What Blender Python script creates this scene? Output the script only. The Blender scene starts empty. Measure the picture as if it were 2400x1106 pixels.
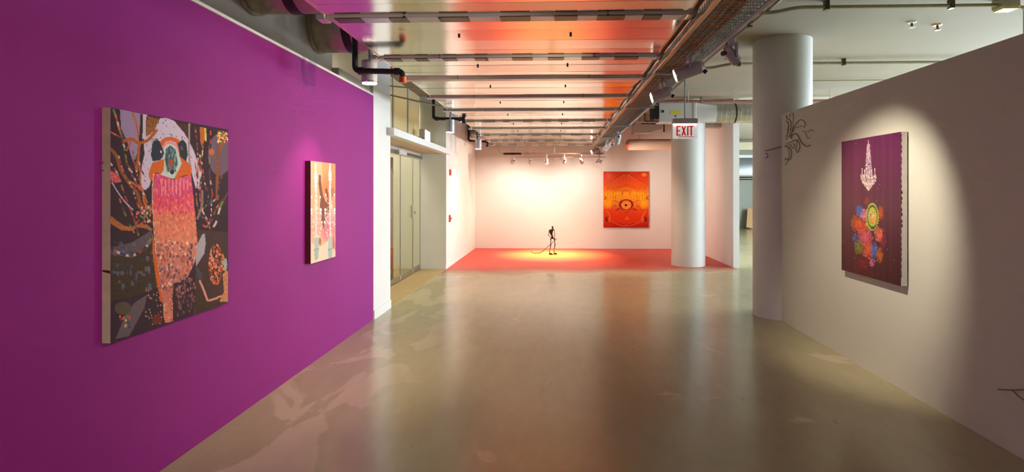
import bpy, bmesh, math, random
import numpy as np
from mathutils import Vector, Matrix, Euler, noise

random.seed(7)
rng = np.random.default_rng(7)
sc = bpy.context.scene
COL = sc.collection

# ------------------------------------------------------------------ camera
FPX, CU, CV, EYE = 1360.0, 1250.0, 447.0, 1.6
YAW = math.atan(50.0 / FPX)
cd = bpy.data.cameras.new('camera')
cd.sensor_fit = 'HORIZONTAL'
cd.sensor_width = 36.0
cd.lens = FPX / 2400.0 * 36.0
cd.shift_x = (1200.0 - CU) / 2400.0
cd.shift_y = (CV - 553.0) / 2400.0
cam = bpy.data.objects.new('camera', cd)
COL.objects.link(cam)
cam.location = (0, 0, EYE)
cam.rotation_euler = (math.radians(90), 0, YAW)
sc.camera = cam

# ------------------------------------------------------------------ view, world
sc.view_settings.view_transform = 'Standard'
sc.view_settings.look = 'None'
sc.view_settings.gamma = 1.0
sc.view_settings.use_curve_mapping = False
sc.view_settings.exposure = 0.0
w = bpy.data.worlds.new('world'); sc.world = w; w.use_nodes = True
w.node_tree.nodes['Background'].inputs[0].default_value = (0.75, 0.85, 1.0, 1)
w.node_tree.nodes['Background'].inputs[1].default_value = 0.3
sc.cycles.max_bounces = 6
sc.cycles.diffuse_bounces = 3
sc.cycles.glossy_bounces = 3
sc.cycles.use_adaptive_sampling = True
sc.cycles.adaptive_threshold = 0.13
sc.cycles.adaptive_min_samples = 12
sc.cycles.use_denoising = True
sc.cycles.sample_clamp_indirect = 6.0

WARM = (1.0, 0.84, 0.64)
COOL = (0.72, 0.88, 1.0)

def aim(o, tgt):
    d = Vector(tgt) - o.location
    o.rotation_euler = d.to_track_quat('-Z', 'Y').to_euler()

def area(name, loc, tgt, sx, sy, power, col, spread=180):
    l = bpy.data.lights.new(name, 'AREA'); l.shape = 'RECTANGLE'; l.size = sx; l.size_y = sy
    l.energy = power; l.color = col; l.spread = math.radians(spread)
    o = bpy.data.objects.new(name, l); COL.objects.link(o); o.location = loc; aim(o, tgt); return o

def spot(name, loc, tgt, power, ang, col=WARM, blend=0.6, r=0.035):
    l = bpy.data.lights.new(name, 'SPOT'); l.energy = power; l.color = col
    l.spot_size = math.radians(ang); l.spot_blend = blend; l.shadow_soft_size = r
    o = bpy.data.objects.new(name, l); COL.objects.link(o); o.location = loc; aim(o, tgt); return o

def point(name, loc, power, col, r=0.2):
    l = bpy.data.lights.new(name, 'POINT'); l.energy = power; l.color = col; l.shadow_soft_size = r
    o = bpy.data.objects.new(name, l); COL.objects.link(o); o.location = loc; return o

# daylight entering through the row of windows of the right outer wall
area('window_daylight', (11.7, 13.0, 1.9), (0, 13.0, 1.5), 13.0, 2.2, 3000, COOL)
# added fill behind the camera; lamps of the side rooms and behind the glass door
area('rear_fill_light', (-1.2, -2.0, 2.65), (-1.2, -2.0, 0), 1.6, 3.0, 95, (0.9, 0.92, 1.0))  # unseen fill, added to raise the ambient light near the camera
area('side_room_lamps', (6.5, 3.0, 3.3), (6.5, 3.0, 0), 4.0, 5.0, 20, WARM)
area('vestibule_lamp', (-3.3, 9.2, 3.4), (-3.3, 9.2, 0), 0.5, 5.0, 70, (1.0, 0.94, 0.8))
area('far_room_lamps', (8.0, 20.0, 3.4), (8.0, 20.0, 0), 4.0, 5.0, 6, (1.0, 0.95, 0.8))

# ------------------------------------------------------------------ pixel helpers (photo frame 2400 x 1106)
_c, _s = math.cos(YAW), math.sin(YAW)
def ray(u, v):
    dx = (u - CU) / FPX
    return Vector((_c * dx - _s, _s * dx + _c, -(v - CV) / FPX))
O = Vector((0, 0, EYE))
def onX(u, v, x): d = ray(u, v); return O + d * (x / d.x)
def onY(u, v, y): d = ray(u, v); return O + d * (y / d.y)
def onZ(u, v, z): d = ray(u, v); return O + d * ((z - EYE) / d.z)
def onCyl(u, v, cx, cy, r):
    d = ray(u, v); a = d.x**2 + d.y**2; b = -2 * (d.x * cx + d.y * cy); c = cx * cx + cy * cy - r * r
    q = max(0.0, b * b - 4 * a * c); t = (-b - math.sqrt(q)) / (2 * a); return O + d * t

# ------------------------------------------------------------------ materials
def lin(c):
    return tuple((x / 255 / 12.92) if x / 255 <= 0.04045 else ((x / 255 + 0.055) / 1.055) ** 2.4 for x in c)

def mat(name, rgb, rough=0.5, metal=0.0, var=0.06, scale=6.0, bump=0.0, bscale=40.0, stretch=(1, 1, 1), emit=0.0, spec=0.5):
    m = bpy.data.materials.new(name); m.use_nodes = True
    nt = m.node_tree; b = nt.nodes['Principled BSDF']
    b.inputs['Roughness'].default_value = rough; b.inputs['Metallic'].default_value = metal
    b.inputs['Specular IOR Level'].default_value = spec
    tc = nt.nodes.new('ShaderNodeTexCoord'); mp = nt.nodes.new('ShaderNodeMapping')
    mp.inputs['Scale'].default_value = stretch
    nt.links.new(tc.outputs['Object'], mp.inputs['Vector'])
    nz = nt.nodes.new('ShaderNodeTexNoise'); nz.inputs['Scale'].default_value = scale; nz.inputs['Detail'].default_value = 5
    nt.links.new(mp.outputs['Vector'], nz.inputs['Vector'])
    cr = nt.nodes.new('ShaderNodeValToRGB'); l = lin(rgb)
    cr.color_ramp.elements[0].position = 0.3; cr.color_ramp.elements[1].position = 0.7
    cr.color_ramp.elements[0].color = tuple(max(0, x * (1 - var)) for x in l) + (1,)
    cr.color_ramp.elements[1].color = tuple(min(1, x * (1 + var)) for x in l) + (1,)
    nt.links.new(nz.outputs['Fac'], cr.inputs['Fac']); nt.links.new(cr.outputs['Color'], b.inputs['Base Color'])
    if emit:
        b.inputs['Emission Color'].default_value = l + (1,); b.inputs['Emission Strength'].default_value = emit
    if bump:
        n2 = nt.nodes.new('ShaderNodeTexNoise'); n2.inputs['Scale'].default_value = bscale; n2.inputs['Detail'].default_value = 4
        nt.links.new(mp.outputs['Vector'], n2.inputs['Vector'])
        bp = nt.nodes.new('ShaderNodeBump'); bp.inputs['Strength'].default_value = bump; bp.inputs['Distance'].default_value = 0.01
        nt.links.new(n2.outputs['Fac'], bp.inputs['Height']); nt.links.new(bp.outputs['Normal'], b.inputs['Normal'])
    return m

M = {}
M['purple'] = mat('purple_paint', (148, 28, 130), 0.6, var=0.05, scale=1.2, bump=0.05, bscale=120, spec=0.3)
M['white'] = mat('white_paint', (236, 232, 226), 0.6, var=0.02, scale=2, bump=0.03, bscale=150)
M['partition'] = mat('partition_paint', (198, 195, 177), 0.6, var=0.02, scale=1.5, bump=0.03, bscale=150)
M['column'] = mat('column_paint', (206, 203, 197), 0.55, var=0.02, scale=2, bump=0.03, bscale=120)
M['ceiling'] = mat('ceiling_paint', (154, 145, 127), 0.8, var=0.05, scale=0.8, bump=0.08, bscale=60)
M['bulk'] = mat('bulkhead_paint', (196, 186, 172), 0.8, var=0.04, scale=1.5)
M['cream'] = mat('cream_paint', (226, 216, 176), 0.7, var=0.03)
M['tan'] = mat('tan_soffit', (222, 200, 168), 0.7, var=0.03)
M['grey_wall'] = mat('grey_wall_paint', (200, 199, 184), 0.7, var=0.03)
M['far_beam'] = mat('far_beam_paint', (160, 150, 118), 0.7, var=0.04)
M['far_wall'] = mat('far_wall_paint', (150, 152, 138), 0.7, var=0.04)
M['wood'] = mat('oak_floor', (186, 158, 108), 0.45, var=0.16, scale=5, stretch=(1, 8, 1))
M['galv'] = mat('galvanised_steel', (196, 196, 192), 0.3, 1.0, var=0.14, scale=9, bump=0.05, bscale=18)
M['steel'] = mat('brushed_steel', (178, 178, 176), 0.28, 1.0, var=0.08, scale=12, stretch=(1, 10, 1))
M['alu'] = mat('bright_aluminium', (232, 232, 230), 0.16, 1.0, var=0.04, scale=10)
M['darksteel'] = mat('dark_steel', (92, 84, 70), 0.25, 1.0, var=0.15, scale=14)
M['wire'] = mat('wire_mesh_zinc', (168, 174, 172), 0.4, 0.4, var=0.1, scale=10)
M['black'] = mat('black_iron', (22, 20, 20), 0.4, 0.0, var=0.2, scale=20, bump=0.2, bscale=60)
M['copper'] = mat('copper_fitting', (200, 96, 64), 0.3, 0.9, var=0.15, scale=20)
M['rail'] = mat('tan_track_rail', (196, 150, 104), 0.35, 0.6, var=0.1, scale=10, stretch=(1, .2, 1))
M['cable'] = mat('brown_cable', (186, 128, 74), 0.55, 0.0, var=0.25, scale=14, stretch=(6, .4, 6))
M['lampgrey'] = mat('grey_lamp_enamel', (190, 188, 195), 0.4, 0.2, var=0.05, scale=12)
M['vav'] = mat('grey_sheet_metal', (200, 196, 192), 0.45, 0.3, var=0.04, scale=4)
M['sock'] = mat('brown_wrapped_duct', (206, 180, 156), 0.7, 0.0, var=0.15, scale=20, stretch=(6, 1, 1), bump=0.3, bscale=60)
M['redpipe'] = mat('dusty_red_pipe', (176, 134, 122), 0.5, 0.0, var=0.08)
M['conduit'] = mat('conduit_zinc', (168, 160, 138), 0.4, 0.6, var=0.08, scale=8)
M['rawcanvas'] = mat('raw_canvas', (226, 204, 168), 0.85, var=0.08, scale=14, bump=0.2, bscale=300)
M['maroon'] = mat('maroon_canvas_edge', (92, 22, 44), 0.7, var=0.15, scale=10)
M['whitecanvas'] = mat('white_canvas_edge', (206, 198, 190), 0.8, var=0.06, scale=12)
M['redcanvas'] = mat('red_canvas_edge', (170, 60, 30), 0.7, var=0.1, scale=10)
M['stain'] = mat('dark_red_stain', (120, 16, 22), 0.6, var=0.2, scale=20)
M['bronze'] = mat('dark_bronze', (66, 50, 22), 0.4, 0.7, var=0.3, scale=40, bump=0.3, bscale=90)
M['yellow'] = mat('yellow_sticker', (214, 196, 30), 0.5, var=0.05)
M['blue'] = mat('blue_sticker', (40, 70, 170), 0.5, var=0.05)
M['ductgalv'] = mat('dull_galvanised', (178, 168, 148), 0.36, 0.75, var=0.15, scale=9)
M['channel'] = mat('grey_channel_steel', (204, 200, 190), 0.35, 0.2, var=0.1, scale=12, stretch=(.3, 6, 1))
M['platelight'] = mat('pale_plate', (214, 216, 218), 0.3, 0.35, var=0.05)
M['platedark'] = mat('dark_plate', (98, 88, 68), 0.35, 0.5, var=0.12)
M['exitred'] = mat('exit_letter_red', (214, 52, 24), 0.5, var=0.03, emit=0.25)
M['exitpanel'] = mat('exit_panel_lit', (236, 240, 238), 0.3, var=0.01, emit=0.45)
M['tube'] = mat('exit_tube_lit', (255, 252, 244), 0.3, var=0.0, emit=3.0)
M['lens'] = mat('lamp_lens_lit', (255, 246, 230), 0.3, var=0.0, emit=9.0)
M['lensdim'] = mat('lamp_lens_glow', (255, 232, 196), 0.3, var=0.0, emit=4.0)
M['scroll'] = mat('dark_wire_scroll', (122, 106, 84), 0.6, 0.0, var=0.1, scale=20)
M['orange'] = mat('orange_red_enamel', (214, 84, 44), 0.5, var=0.05)
M['ply'] = mat('plywood', (188, 142, 84), 0.6, var=0.12, scale=5, stretch=(1, 1, 6))
M['darkglass'] = mat('dark_window_glass', (84, 92, 86), 0.1, 0.0, var=0.1)
M['gate'] = mat('brown_gate_steel', (92, 78, 44), 0.4, 0.7, var=0.1, scale=16)

def deck_material():
    m = bpy.data.materials.new('mirror_metal_deck'); m.use_nodes = True; nt = m.node_tree; b = nt.nodes['Principled BSDF']
    b.inputs['Metallic'].default_value = 1.0
    b.inputs['Base Color'].default_value = (0.80, 0.76, 0.66, 1)
    tc = nt.nodes.new('ShaderNodeTexCoord'); mp = nt.nodes.new('ShaderNodeMapping'); mp.inputs['Scale'].default_value = (0.6, 14, 1)
    nz = nt.nodes.new('ShaderNodeTexNoise'); nz.inputs['Scale'].default_value = 3; nz.inputs['Detail'].default_value = 4
    mr = nt.nodes.new('ShaderNodeMapRange'); mr.inputs['To Min'].default_value = 0.10; mr.inputs['To Max'].default_value = 0.17
    nt.links.new(tc.outputs['Object'], mp.inputs['Vector']); nt.links.new(mp.outputs['Vector'], nz.inputs['Vector'])
    nt.links.new(nz.outputs['Fac'], mr.inputs['Value']); nt.links.new(mr.outputs['Result'], b.inputs['Roughness'])
    return m
M['deck'] = deck_material()

def glass_material():
    m = bpy.data.materials.new('greenish_door_glass'); m.use_nodes = True; nt = m.node_tree
    for n in list(nt.nodes): nt.nodes.remove(n)
    out = nt.nodes.new('ShaderNodeOutputMaterial'); mx = nt.nodes.new('ShaderNodeMixShader')
    tr = nt.nodes.new('ShaderNodeBsdfTransparent'); tr.inputs[0].default_value = (0.93, 0.94, 0.88, 1)
    gl = nt.nodes.new('ShaderNodeBsdfGlossy'); gl.inputs['Roughness'].default_value = 0.03
    lw = nt.nodes.new('ShaderNodeLayerWeight'); lw.inputs['Blend'].default_value = 0.5
    pw = nt.nodes.new('ShaderNodeMath'); pw.operation = 'POWER'; pw.inputs[1].default_value = 3.0
    fr = nt.nodes.new('ShaderNodeMath'); fr.operation = 'MULTIPLY'; fr.inputs[1].default_value = 0.45
    nt.links.new(lw.outputs['Facing'], pw.inputs[0]); nt.links.new(pw.outputs[0], fr.inputs[0])
    nt.links.new(fr.outputs[0], mx.inputs[0]); nt.links.new(tr.outputs[0], mx.inputs[1]); nt.links.new(gl.outputs[0], mx.inputs[2])
    nt.links.new(mx.outputs[0], out.inputs[0]); return m
M['glass'] = glass_material()

def frosted_material():
    m = bpy.data.materials.new('amber_frosted_panel'); m.use_nodes = True; nt = m.node_tree
    for n in list(nt.nodes): nt.nodes.remove(n)
    out = nt.nodes.new('ShaderNodeOutputMaterial'); mx = nt.nodes.new('ShaderNodeMixShader'); mx.inputs[0].default_value = 0.4
    d = nt.nodes.new('ShaderNodeBsdfDiffuse'); d.inputs[0].default_value = lin((226, 210, 170)) + (1,)
    t = nt.nodes.new('ShaderNodeBsdfTranslucent'); t.inputs[0].default_value = lin((214, 204, 172)) + (1,)
    nt.links.new(d.outputs[0], mx.inputs[1]); nt.links.new(t.outputs[0], mx.inputs[2]); nt.links.new(mx.outputs[0], out.inputs[0]); return m
M['frosted'] = frosted_material()

def N(nt, t, **k):
    n = nt.nodes.new(t)
    for a, b in k.items(): setattr(n, a, b)
    return n

def floor_material():
    m = bpy.data.materials.new('polished_concrete'); m.use_nodes = True; nt = m.node_tree; b = nt.nodes['Principled BSDF']; L = nt.links.new
    tc = N(nt, 'ShaderNodeTexCoord')
    def ns(scale, detail=5, rough=0.55, stretch=(1, 1, 1), loc=(0, 0, 0), dist=0.0):
        mp = N(nt, 'ShaderNodeMapping'); mp.inputs['Scale'].default_value = stretch; mp.inputs['Location'].default_value = loc
        n = N(nt, 'ShaderNodeTexNoise'); n.inputs['Scale'].default_value = scale; n.inputs['Detail'].default_value = detail
        n.inputs['Roughness'].default_value = rough; n.inputs['Distortion'].default_value = dist
        L(tc.outputs['Object'], mp.inputs['Vector']); L(mp.outputs['Vector'], n.inputs['Vector']); return n
    a = ns(0.55, 6, 0.6); c = ns(5.0, 6, 0.65, (1.6, 0.5, 1)); d = ns(60, 3)
    cr = N(nt, 'ShaderNodeValToRGB'); cr.color_ramp.elements[0].position = 0.32; cr.color_ramp.elements[1].position = 0.7
    cr.color_ramp.elements[0].color = lin((160, 148, 108)) + (1,); cr.color_ramp.elements[1].color = lin((180, 167, 128)) + (1,)
    ad = N(nt, 'ShaderNodeMath', operation='MULTIPLY_ADD'); ad.inputs[1].default_value = 0.4
    L(c.outputs['Fac'], ad.inputs[0]); mu = N(nt, 'ShaderNodeMath', operation='MULTIPLY'); mu.inputs[1].default_value = 0.6
    L(a.outputs['Fac'], mu.inputs[0]); L(mu.outputs[0], ad.inputs[2]); L(ad.outputs[0], cr.inputs['Fac'])
    # pale worn patches in the coating
    pt = ns(1.15, 4, 0.5, (1.0, 0.8, 1), (3.3, 1.2, 0), 0.6)
    pr = N(nt, 'ShaderNodeMapRange'); pr.inputs['From Min'].default_value = 0.67; pr.inputs['From Max'].default_value = 0.70
    L(pt.outputs['Fac'], pr.inputs['Value'])
    sx = N(nt, 'ShaderNodeSeparateXYZ'); L(tc.outputs['Object'], sx.inputs[0])
    # patches along the foot of the painted wall: a band of wear of its own
    bx = N(nt, 'ShaderNodeMapRange'); bx.inputs['From Min'].default_value = -1.0; bx.inputs['From Max'].default_value = -1.7
    L(sx.outputs['X'], bx.inputs['Value'])
    pt2 = ns(1.7, 3, 0.5, (1.2, 0.55, 1), (0.7, 2.1, 0), 0.8)
    pr2 = N(nt, 'ShaderNodeMapRange'); pr2.inputs['From Min'].default_value = 0.50; pr2.inputs['From Max'].default_value = 0.53
    L(pt2.outputs['Fac'], pr2.inputs['Value'])
    pm = N(nt, 'ShaderNodeMath', operation='MULTIPLY'); L(bx.outputs[0], pm.inputs[0]); L(pr2.outputs[0], pm.inputs[1])
    mxm = N(nt, 'ShaderNodeMath', operation='MAXIMUM'); L(pm.outputs[0], mxm.inputs[0]); L(pr.outputs[0], mxm.inputs[1])
    sc_ = N(nt, 'ShaderNodeMath', operation='MULTIPLY'); sc_.inputs[1].default_value = 0.42; L(mxm.outputs[0], sc_.inputs[0])
    mix = N(nt, 'ShaderNodeMix', data_type='RGBA'); L(sc_.outputs[0], mix.inputs['Factor']); L(cr.outputs['Color'], mix.inputs['A'])
    mix.inputs['B'].default_value = lin((214, 196, 164)) + (1,)
    # thin dark scuffs and specks
    sp = ns(26, 2, 0.5, (1, 0.25, 1)); spr = N(nt, 'ShaderNodeMapRange'); spr.inputs['From Min'].default_value = 0.73; spr.inputs['From Max'].default_value = 0.78
    spr.inputs['To Max'].default_value = 0.5
    L(sp.outputs['Fac'], spr.inputs['Value'])
    mix2 = N(nt, 'ShaderNodeMix', data_type='RGBA'); L(spr.outputs[0], mix2.inputs['Factor']); L(mix.outputs['Result'], mix2.inputs['A'])
    mix2.inputs['B'].default_value = lin((84, 64, 40)) + (1,)
    L(mix2.outputs['Result'], b.inputs['Base Color'])
    rr = N(nt, 'ShaderNodeMapRange'); rr.inputs['To Min'].default_value = 0.2; rr.inputs['To Max'].default_value = 0.25
    L(c.outputs['Fac'], rr.inputs['Value']); L(rr.outputs[0], b.inputs['Roughness'])
    b.inputs['Specular IOR Level'].default_value = 0.8
    bp = N(nt, 'ShaderNodeBump'); bp.inputs['Strength'].default_value = 0.03; bp.inputs['Distance'].default_value = 0.01
    bb = ns(2.2, 2, 0.5); L(bb.outputs['Fac'], bp.inputs['Height']); L(bp.outputs['Normal'], b.inputs['Normal'])
    return m
M['floor'] = floor_material()

SCULPT = Vector((-0.05, 14.55, 0))
def redfloor_material():
    m = bpy.data.materials.new('red_floor_pigment'); m.use_nodes = True; nt = m.node_tree; b = nt.nodes['Principled BSDF']; L = nt.links.new
    tc = N(nt, 'ShaderNodeTexCoord'); sx = N(nt, 'ShaderNodeSeparateXYZ'); L(tc.outputs['Object'], sx.inputs[0])
    nz = N(nt, 'ShaderNodeTexNoise'); nz.inputs['Scale'].default_value = 1.2; nz.inputs['Detail'].default_value = 6
    L(tc.outputs['Object'], nz.inputs['Vector'])
    # lighter rings in the floor colour around the little figure
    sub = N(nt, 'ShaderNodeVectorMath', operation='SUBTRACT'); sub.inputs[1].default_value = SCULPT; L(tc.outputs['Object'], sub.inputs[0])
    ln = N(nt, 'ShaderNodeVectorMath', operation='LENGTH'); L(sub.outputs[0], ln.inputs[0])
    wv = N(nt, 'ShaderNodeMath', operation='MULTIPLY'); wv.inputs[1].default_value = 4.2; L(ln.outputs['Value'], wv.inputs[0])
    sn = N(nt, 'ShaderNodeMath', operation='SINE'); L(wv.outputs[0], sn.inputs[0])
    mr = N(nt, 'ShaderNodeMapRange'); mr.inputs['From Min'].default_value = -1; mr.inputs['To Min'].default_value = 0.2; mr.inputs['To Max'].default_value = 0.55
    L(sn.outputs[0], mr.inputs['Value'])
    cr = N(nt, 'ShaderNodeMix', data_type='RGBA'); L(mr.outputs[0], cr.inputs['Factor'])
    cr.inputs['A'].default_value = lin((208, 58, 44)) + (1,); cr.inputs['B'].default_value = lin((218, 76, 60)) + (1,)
    hc = N(nt, 'ShaderNodeValToRGB'); hd_ = N(nt, 'ShaderNodeMapRange'); hd_.inputs['From Max'].default_value = 2.6  # yellow of the spotlight pool painted into the floor colour around the figure
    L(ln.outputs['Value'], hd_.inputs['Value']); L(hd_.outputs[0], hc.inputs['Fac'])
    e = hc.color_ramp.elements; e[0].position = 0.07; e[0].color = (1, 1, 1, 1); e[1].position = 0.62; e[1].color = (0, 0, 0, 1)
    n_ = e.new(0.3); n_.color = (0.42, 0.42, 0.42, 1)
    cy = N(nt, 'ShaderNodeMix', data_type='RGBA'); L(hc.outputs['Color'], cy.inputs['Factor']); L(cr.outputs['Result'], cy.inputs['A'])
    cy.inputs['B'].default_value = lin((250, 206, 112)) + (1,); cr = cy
    # the pigment thins out to dusty mauve and bare concrete along its front edge
    ed = N(nt, 'ShaderNodeMapRange'); ed.inputs['From Min'].default_value = 11.9; ed.inputs['From Max'].default_value = 11.15
    ya = N(nt, 'ShaderNodeMath', operation='MULTIPLY_ADD'); ya.inputs[1].default_value = 0.9; ya.inputs[2].default_value = -0.45
    L(nz.outputs['Fac'], ya.inputs[0]); yb = N(nt, 'ShaderNodeMath', operation='ADD'); L(ya.outputs[0], yb.inputs[0])
    # front edge runs slightly oblique
    xo = N(nt, 'ShaderNodeMath', operation='MULTIPLY'); xo.inputs[1].default_value = -0.10; L(sx.outputs['X'], xo.inputs[0])
    yc = N(nt, 'ShaderNodeMath', operation='ADD'); L(sx.outputs['Y'], yc.inputs[0]); L(xo.outputs[0], yc.inputs[1]); L(yc.outputs[0], yb.inputs[1])
    L(yb.outputs[0], ed.inputs['Value'])
    mv = N(nt, 'ShaderNodeMapRange'); mv.inputs['From Min'].default_value = 12.7; mv.inputs['From Max'].default_value = 11.6; L(yb.outputs[0], mv.inputs['Value'])
    m1 = N(nt, 'ShaderNodeMix', data_type='RGBA'); L(mv.outputs[0], m1.inputs['Factor']); L(cr.outputs['Result'], m1.inputs['A'])
    m1.inputs['B'].default_value = lin((176, 70, 62)) + (1,)
    m2 = N(nt, 'ShaderNodeMix', data_type='RGBA'); L(ed.outputs[0], m2.inputs['Factor']); L(m1.outputs['Result'], m2.inputs['A'])
    m2.inputs['B'].default_value = lin((170, 158, 118)) + (1,)
    L(m2.outputs['Result'], b.inputs['Base Color'])
    ro = N(nt, 'ShaderNodeMapRange'); ro.inputs['To Min'].default_value = 0.5; ro.inputs['To Max'].default_value = 0.23
    L(ed.outputs[0], ro.inputs['Value']); L(ro.outputs[0], b.inputs['Roughness'])
    return m
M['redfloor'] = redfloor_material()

def canvas_material(name, gain=1.0, rough=0.5):
    m = bpy.data.materials.new(name); m.use_nodes = True; nt = m.node_tree; b = nt.nodes['Principled BSDF']
    at = N(nt, 'ShaderNodeAttribute'); at.attribute_name = 'paint'
    mu = N(nt, 'ShaderNodeVectorMath', operation='SCALE'); mu.inputs['Scale'].default_value = gain
    nt.links.new(at.outputs['Color'], mu.inputs[0]); nt.links.new(mu.outputs[0], b.inputs['Base Color'])
    b.inputs['Roughness'].default_value = rough; b.inputs['Specular IOR Level'].default_value = 0.15
    tc = N(nt, 'ShaderNodeTexCoord'); nz = N(nt, 'ShaderNodeTexNoise'); nz.inputs['Scale'].default_value = 160
    bp = N(nt, 'ShaderNodeBump'); bp.inputs['Strength'].default_value = 0.12; bp.inputs['Distance'].default_value = 0.004
    nt.links.new(tc.outputs['Object'], nz.inputs['Vector']); nt.links.new(nz.outputs['Fac'], bp.inputs['Height']); nt.links.new(bp.outputs['Normal'], b.inputs['Normal'])
    return m

# ------------------------------------------------------------------ mesh builder
WORLD = {}
class MB:
    def __init__(s): s.v = []; s.f = []
    def add(s, vs, fs):
        o = len(s.v); s.v += [tuple(x) for x in vs]; s.f += [tuple(i + o for i in f) for f in fs]; return s
    def box(s, lo, hi, rot=None, bev=0.0):
        c = (Vector(lo) + Vector(hi)) / 2; h = (Vector(hi) - Vector(lo)) / 2
        h = Vector((abs(h.x), abs(h.y), abs(h.z)))
        if bev > 0 and min(h) > bev * 1.2:
            bm = bmesh.new(); bmesh.ops.create_cube(bm, size=1.0)
            for v in bm.verts: v.co = Vector((v.co.x * 2 * h.x, v.co.y * 2 * h.y, v.co.z * 2 * h.z))
            bmesh.ops.bevel(bm, geom=bm.edges[:], offset=bev, segments=1, affect='EDGES')
            vs = [v.co.copy() for v in bm.verts]; bm.verts.index_update(); fs = [[v.index for v in f.verts] for f in bm.faces]; bm.free()
        else:
            vs = [Vector((h.x * a, h.y * b, h.z * d)) for a in (-1, 1) for b in (-1, 1) for d in (-1, 1)]
            fs = [(0, 1, 3, 2), (4, 6, 7, 5), (0, 4, 5, 1), (2, 3, 7, 6), (0, 2, 6, 4), (1, 5, 7, 3)]
        if rot is not None: vs = [rot @ v for v in vs]
        return s.add([v + c for v in vs], fs)
    def tube(s, pts, r, n=8, cap=True):
        pts = [Vector(p) for p in pts]; rs = r if isinstance(r, (list, tuple)) else [r] * len(pts)
        vs = []; fs = []; prev = None
        for i, p in enumerate(pts):
            a = pts[max(0, i - 1)]; b = pts[min(len(pts) - 1, i + 1)]; t = (b - a).normalized()
            if prev is None:
                up = Vector((0, 0, 1)) if abs(t.z) < 0.9 else Vector((1, 0, 0)); x = t.cross(up).normalized()
            else:
                x = (prev - t * prev.dot(t)); x = x.normalized() if x.length > 1e-6 else t.orthogonal().normalized()
            prev = x; y = t.cross(x)
            k = 1.0
            if 0 < i < len(pts) - 1:
                ca = (pts[i] - a).normalized().dot((b - pts[i]).normalized()); k = min(1.4, 1 / max(0.5, math.sqrt((1 + ca) / 2)))
            for j in range(n):
                th = 2 * math.pi * j / n; vs.append(p + (x * math.cos(th) + y * math.sin(th)) * rs[i] * k)
        for i in range(len(pts) - 1):
            for j in range(n):
                fs.append((i * n + j, i * n + (j + 1) % n, (i + 1) * n + (j + 1) % n, (i + 1) * n + j))
        if cap:
            fs.append(tuple(range(n - 1, -1, -1))); fs.append(tuple((len(pts) - 1) * n + j for j in range(n)))
        return s.add(vs, fs)
    def grid(s, fn, nu, nv):
        vs = [fn(i / nu, j / nv) for j in range(nv + 1) for i in range(nu + 1)]
        fs = [(j * (nu + 1) + i, j * (nu + 1) + i + 1, (j + 1) * (nu + 1) + i + 1, (j + 1) * (nu + 1) + i) for j in range(nv) for i in range(nu)]
        return s.add(vs, fs)
    def build(s, name, m, parent=None, smooth=False, **props):
        base = WORLD.get(parent.name, Vector()) if parent else Vector()
        me = bpy.data.meshes.new(name)
        me.from_pydata([tuple(Vector(v) - base) for v in s.v], [], s.f)
        bm = bmesh.new(); bm.from_mesh(me); bmesh.ops.recalc_face_normals(bm, faces=bm.faces[:]); bm.to_mesh(me); bm.free()
        me.materials.append(m)
        if smooth:
            for p in me.polygons: p.use_smooth = True
            try: me.set_sharp_from_angle(angle=math.radians(40))
            except Exception: pass
        o = bpy.data.objects.new(name, me); COL.objects.link(o)
        if parent: o.parent = parent
        WORLD[o.name] = base
        for k, v in props.items(): o[k] = v
        return o

def box(lo, hi, bev=0.0): return MB().box(lo, hi, bev=bev)
def tube(pts, r, n=8): return MB().tube(pts, r, n)

def thing(name, label, cat, loc, group=None):
    o = bpy.data.objects.new(name, None); COL.objects.link(o); o.location = loc; o.empty_display_size = 0.1
    WORLD[o.name] = Vector(loc); o['label'] = label; o['category'] = cat
    if group: o['group'] = group
    return o

def tag(o, label, cat, group=None):
    o['label'] = label; o['category'] = cat
    if group: o['group'] = group
    return o

def struct(o, label=None, cat=None):
    o['kind'] = 'structure'
    if label: o['label'] = label
    if cat: o['category'] = cat
    return o

def bend(pts, r=0.05, n=5):
    """polyline with rounded corners"""
    pts = [Vector(p) for p in pts]; out = [pts[0]]
    for i in range(1, len(pts) - 1):
        a, b, c = pts[i - 1], pts[i], pts[i + 1]
        k = min(r, (a - b).length / 2.1, (c - b).length / 2.1)
        p0 = b + (a - b).normalized() * k; p1 = b + (c - b).normalized() * k
        for q in range(n + 1):
            t = q / n; out.append(p0 * (1 - t) ** 2 + b * 2 * t * (1 - t) + p1 * t * t)
    out.append(pts[-1]); return out

# ------------------------------------------------------------------ setting: shell
CH = 3.52                 # main ceiling height
XL, XLF, XR, YB = -2.25, -2.21, 2.79, 16.1
XR2, YR2 = 3.72, 12.24
PIER0, PIER1 = 7.12, 7.86
REC = -2.75               # plane of the glass door
RECB = 11.75              # back of the recess

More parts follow.
